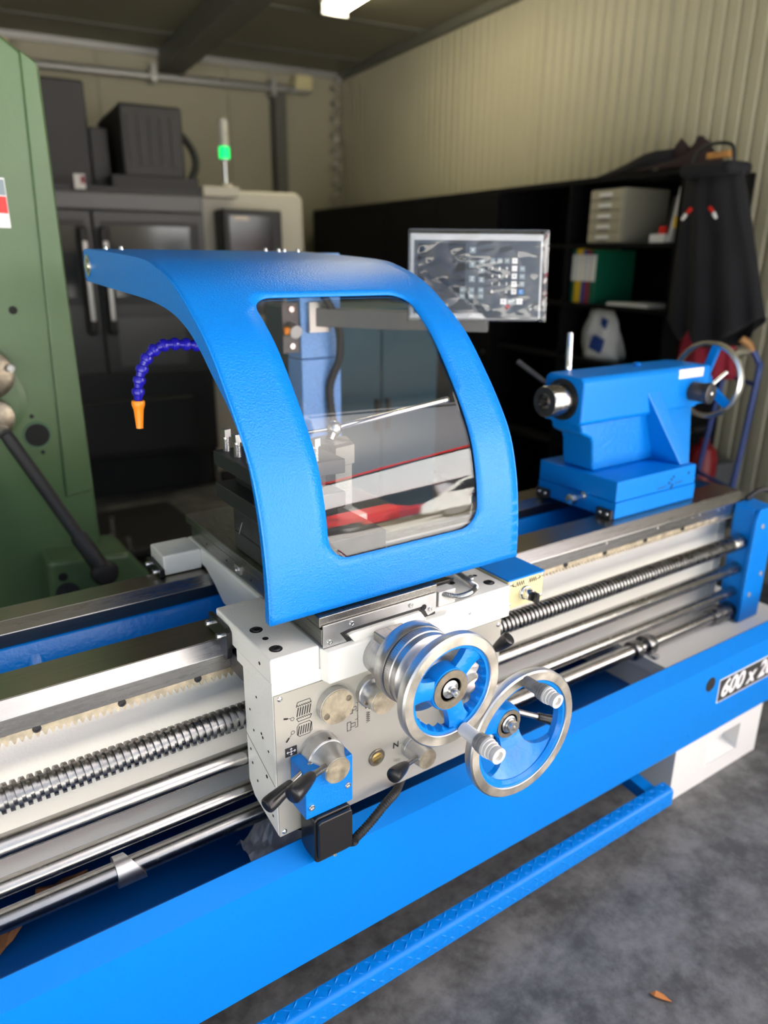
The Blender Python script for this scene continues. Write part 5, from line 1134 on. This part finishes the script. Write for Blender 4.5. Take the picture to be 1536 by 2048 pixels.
# binders
cols = [('binder_green', 'green', 0.026), ('yellow', 'yellow', 0.052), ('binder_blue', 'blue', 0.032), ('binder_red', 'dark red', 0.034), ('binder_green', 'green', 0.042)]
y = -3.935; labs = ['thin green binder left of the yellow binder', 'yellow lever-arch binder with white spine label', 'slim blue binder between the yellow and red ones', 'dark red binder with white spine label', 'large green binder at the right end of the row']
for (m_, nm, w_), lb in zip(cols, labs):
    bz = 1.625 if nm != 'yellow' else 1.632
    b_ = thing('binder', lb+' on the middle shelf', 'binder', rw(-0.35, y-w_/2, 1.3505), 'binders on the middle shelf')
    part('cover', R(MB().box(-0.47, -0.19, y-w_+0.001, y, 1.351, bz)), m_, b_, smooth=0, bevel=0.002)
    part('spine_label', R(MB().box(-0.473, -0.4702, y-w_+0.004, y-0.003, 1.465, 1.60)), 'paper', b_, smooth=0)
    y -= w_
tag(part('paper_stack', R(MB().box(-0.47, -0.2, -4.50, -4.22, 1.3505, 1.366)), 'paper', smooth=0), 'flat white paper stack right of the green binder', 'paper')
# plastic bag
bg_ = thing('plastic_bag', 'crumpled clear bag with blue print on the lower shelf', 'bag', rw(-0.4, -4.12, 1.0605))
def bagf(u, v):
    a = 2*PI*u; h = v; r = 0.5*(1-0.55*h**2)
    nz_ = 0.10*noise.noise((math.cos(a)*2, math.sin(a)*2, h*3))
    return rw(-0.36+0.26*(r+nz_)*math.cos(a)*0.7, -4.12+0.26*(r+nz_)*math.sin(a)+(0.04*h), 1.061+0.265*h)
part('bag_body', MB().grid(bagf, 28, 10), 'paper', bg_, smooth=60, solid=(0.002, 0))
part('print_patch', R(MB().prism([(-4.12, 1.12), (-4.20, 1.10), (-4.22, 1.17), (-4.15, 1.19)], 'x', -0.475, -0.455)), 'binder_blue', bg_, smooth=0)
part('print_patch', R(MB().prism([(-4.14, 1.23), (-4.18, 1.22), (-4.18, 1.27), (-4.15, 1.28)], 'x', -0.42, -0.405)), 'binder_blue', bg_, smooth=0)
# books / box at the right end of the top compartment
bk = thing('magazine_holder', 'slanted white and red folders beside the drawer box', 'folder', rw(-0.3, -4.55, 1.655))
part('folder', R(MB().prism([(-4.56, 1.656), (-4.575, 1.656), (-4.615, 1.90), (-4.60, 1.90)], 'x', -0.46, -0.2)), 'paper', bk, smooth=0)
part('folder', R(MB().prism([(-4.535, 1.656), (-4.555, 1.656), (-4.59, 1.86), (-4.57, 1.86)], 'x', -0.46, -0.2)), 'cnc_dark', bk, smooth=0)
part('red_tab', R(MB().box(-0.475, -0.30, -4.555, -4.52, 1.695, 1.73)), 'red', bk, smooth=0); part('white_box', R(MB().box(-0.48, -0.30, -4.56, -4.47, 1.656, 1.695)), 'paper', bk, smooth=0); part('yellow_tag', R(MB().box(-0.475, -0.46, -4.63, -4.60, 1.72, 1.77)), 'yellow', bk, smooth=0)

# ---- jackets at the end of the shelving
def garment(name, top, zt, ya, yb, hem, m_, x, label, dep=0.07, amp=0.014, cat='jacket', nf=9.0):
    """hanging cloth: shoulder line top=(yl, yr) at zt widening to (ya, yb); hem = [(t, z)] over t in -1..1 from left to right"""
    t = thing(name, label, cat, rw(x, (ya+yb)/2, min(h[1] for h in hem)))
    def hz(q):
        for (a0, z0), (a1, z1) in zip(hem, hem[1:]):
            if a0 <= q <= a1+1e-9: return z0+(z1-z0)*(q-a0)/(a1-a0)
        return hem[-1][1]
    def fn(u, v):
        a = 2*PI*u; q = -math.cos(a); z = zt+(hz(q)-zt)*v; f = min(1.0, v*1.0)
        yl, yr = top[0]+(ya-top[0])*f, top[1]+(yb-top[1])*f
        fold = amp*(0.25+v)*math.sin(nf*a+2.5*math.sin(v*2.0))+0.7*amp*noise.noise((math.cos(a)*2.5, math.sin(a)*2.5, v*4))
        return rw(x+(dep*(0.75+0.45*v)*min(1, 0.35+v*6)+fold)*math.sin(a), (yl+yr)/2+(yr-yl)/2*q*(1+0.4*fold), z)
    part('cloth', MB().grid(fn, 72, 28), m_, t, smooth=70, solid=(0.004, 0))
    return t
j = garment('work_jacket', (-4.735, -4.995), 1.955, -4.735, -5.215, [(-1, 1.315), (-0.7, 1.30), (-0.5, 1.235), (-0.25, 1.30), (0.0, 1.22), (0.35, 1.225), (0.75, 1.31), (1, 1.36)], 'fabric_black', -0.57, 'black work jacket with red and white chest logos hanging at the shelf end')
part('collar', R(MB().box(-0.65, -0.50, -5.005, -4.745, 1.915, 1.965)), 'fabric_black', j, smooth=0, bevel=0.02)
for y0, s_ in ((-4.825, 1), (-4.965, -1)):
    part('logo_red', R(MB().prism([(y0, 1.775), (y0-0.020*s_, 1.792), (y0-0.028*s_, 1.785), (y0-0.010*s_, 1.768)], 'x', -0.662, -0.652)), 'red', j, smooth=0)
    part('logo_white', R(MB().prism([(y0+0.004*s_, 1.77), (y0+0.020*s_, 1.748), (y0+0.014*s_, 1.742), (y0-0.004*s_, 1.76)], 'x', -0.662, -0.652)), 'paper', j, smooth=0)
part('hanger_hook', MB().tube([rw(*p) for p in catmull([(-0.56, -4.74, 1.965), (-0.56, -4.76, 2.02), (-0.56, -4.84, 2.045), (-0.56, -4.93, 2.03), (-0.56, -4.95, 1.97)], 6)], 0.007, 8), 'rubber', j)
part('hanger_bar', R(MB().box(-0.575, -0.545, -4.93, -4.82, 1.985, 2.01)), 'wood', j, smooth=0)
garment('red_shirt', (-4.72, -4.94), 1.50, -4.695, -5.02, [(-1, 1.09), (0, 1.06), (1, 1.07)], 'fabric_red', -0.43, 'dark red shirt hanging behind the black jacket', 0.05, 0.012, 'shirt')
def heap(u, v):
    a = 2*PI*u; r = v
    prof = max(0.0, 1-r**1.4)
    y_ = -4.42+0.26*r*math.cos(a)+0.10*prof*0; x_ = -0.30+0.19*r*math.sin(a)
    z_ = 1.984+(0.09*prof)*(1+0.5*math.cos(a-PI))+0.05*noise.noise((u*6, v*5, 1.1))*prof
    return rw(x_, y_-0.10*prof, z_)
hp = thing('folded_jacket', 'dark maroon and black jacket bundled on top of the shelving', 'jacket', rw(-0.3, -4.45, 1.976))
part('bundle', MB().grid(heap, 40, 12), 'fabric_maroon', hp, smooth=70, solid=(0.004, 0))
part('sleeve', MB().tube([rw(*p) for p in catmull([(-0.40, -4.48, 2.03), (-0.44, -4.38, 2.03), (-0.42, -4.22, 2.005), (-0.38, -4.05, 1.99), (-0.36, -3.95, 1.985)], 8)], 0.03, 10, rf=lambda i: 0.045-0.0011*i), 'fabric_black', hp)
part('peak', MB().lathe([(0.07, 0), (0.05, 0.05), (0.025, 0.095), (0.004, 0.12)], rw(-0.36, -4.50, 2.0), rdir(0.0, 0.15, 1), 9), 'fabric_maroon', hp, smooth=60)
# ---- things on the bright wall at the right edge
sg = thing('red_sign', 'red and white safety sign on the ribbed wall beside the jacket', 'sign', rw(-0.02, -4.92, 1.72))
part('board', R(MB().box(-0.030, -0.019, -5.15, -4.80, 1.66, 1.87)), 'red', sg, smooth=0)
for z in (1.71, 1.80): part('white_band', R(MB().box(-0.033, -0.030, -5.13, -4.815, z, z+0.03)), 'paper', sg, smooth=0)
fe_ = thing('fire_extinguisher', 'red fire extinguisher against the wall behind the tailstock', 'fire extinguisher', rw(-0.28, -4.80, 0.30))
part('cylinder', MB().lathe([(0.065, 0), (0.072, 0.02), (0.072, 0.34), (0.055, 0.39), (0.025, 0.41), (0.022, 0.44)], rw(-0.28, -4.80, 0.30), (0, 0, 1), 28), 'red_dark', fe_)
part('valve', MB().cyl(rw(-0.28, -4.80, 0.735), rw(-0.28, -4.80, 0.78), 0.02, n=14), 'rubber', fe_); part('handle', R(MB().box(-0.38, -0.25, -4.81, -4.79, 0.78, 0.80)), 'rubber', fe_, smooth=0)
part('hose', MB().tube([rw(*p) for p in catmull([(-0.28, -4.78, 0.75), (-0.30, -4.73, 0.77), (-0.33, -4.715, 0.68), (-0.34, -4.72, 0.50)], 8)], 0.010, 8), 'rubber', fe_)
part('paper_label', MB().lathe([(0.0726, 0.08), (0.0726, 0.20)], rw(-0.28, -4.80, 0.30), (0, 0, 1), 28), 'paper', fe_)
part('wall_bracket', R(MB().box(-0.21, -0.06, -4.84, -4.76, 0.28, 0.60)), 'cnc_panel', fe_, smooth=0)
ht = thing('hand_truck', 'navy tubular hand truck leaning by the right wall', 'hand truck', rw(-0.42, -5.0, 0.0))
def tb(pts, r=0.013, m_='navy', nm='frame_tube'): part(nm, MB().tube([rw(*p) for p in catmull(pts, 5)], r, 10), m_, ht)
tb([(-0.55, -5.13, 0.10), (-0.50, -5.15, 0.60), (-0.47, -5.16, 1.10), (-0.47, -5.15, 1.17), (-0.50, -5.135, 1.22)])
tb([(-0.45, -4.86, 0.10), (-0.40, -4.88, 0.60), (-0.36, -4.90, 1.00), (-0.34, -4.91, 1.10)])
tb([(-0.50, -5.15, 0.60), (-0.45, -5.00, 0.60), (-0.40, -4.88, 0.60)], 0.010, nm='cross_tube'); tb([(-0.47, -5.16, 1.07), (-0.42, -5.03, 1.075), (-0.36, -4.90, 1.08)], 0.010, nm='cross_tube')
tb([(-0.53, -5.14, 0.25), (-0.48, -5.00, 0.25), (-0.43, -4.87, 0.25)], 0.010, nm='cross_tube')
tb([(-0.500, -5.135, 1.215), (-0.52, -5.125, 1.245), (-0.545, -5.105, 1.265)], 0.016, 'wood', 'hand_grip')
for y in (-5.17, -4.83): part('wheel', MB().lathe([(0.06, -0.02), (0.10, -0.022), (0.11, 0), (0.10, 0.022), (0.06, 0.02)], rw(-0.45, y, 0.111), rdir(0, 1, 0), 24), 'rubber', ht)
part('toe_plate', R(MB().box(-0.80, -0.52, -5.13, -4.87, 0.012, 0.022)), 'navy', ht, smooth=0)
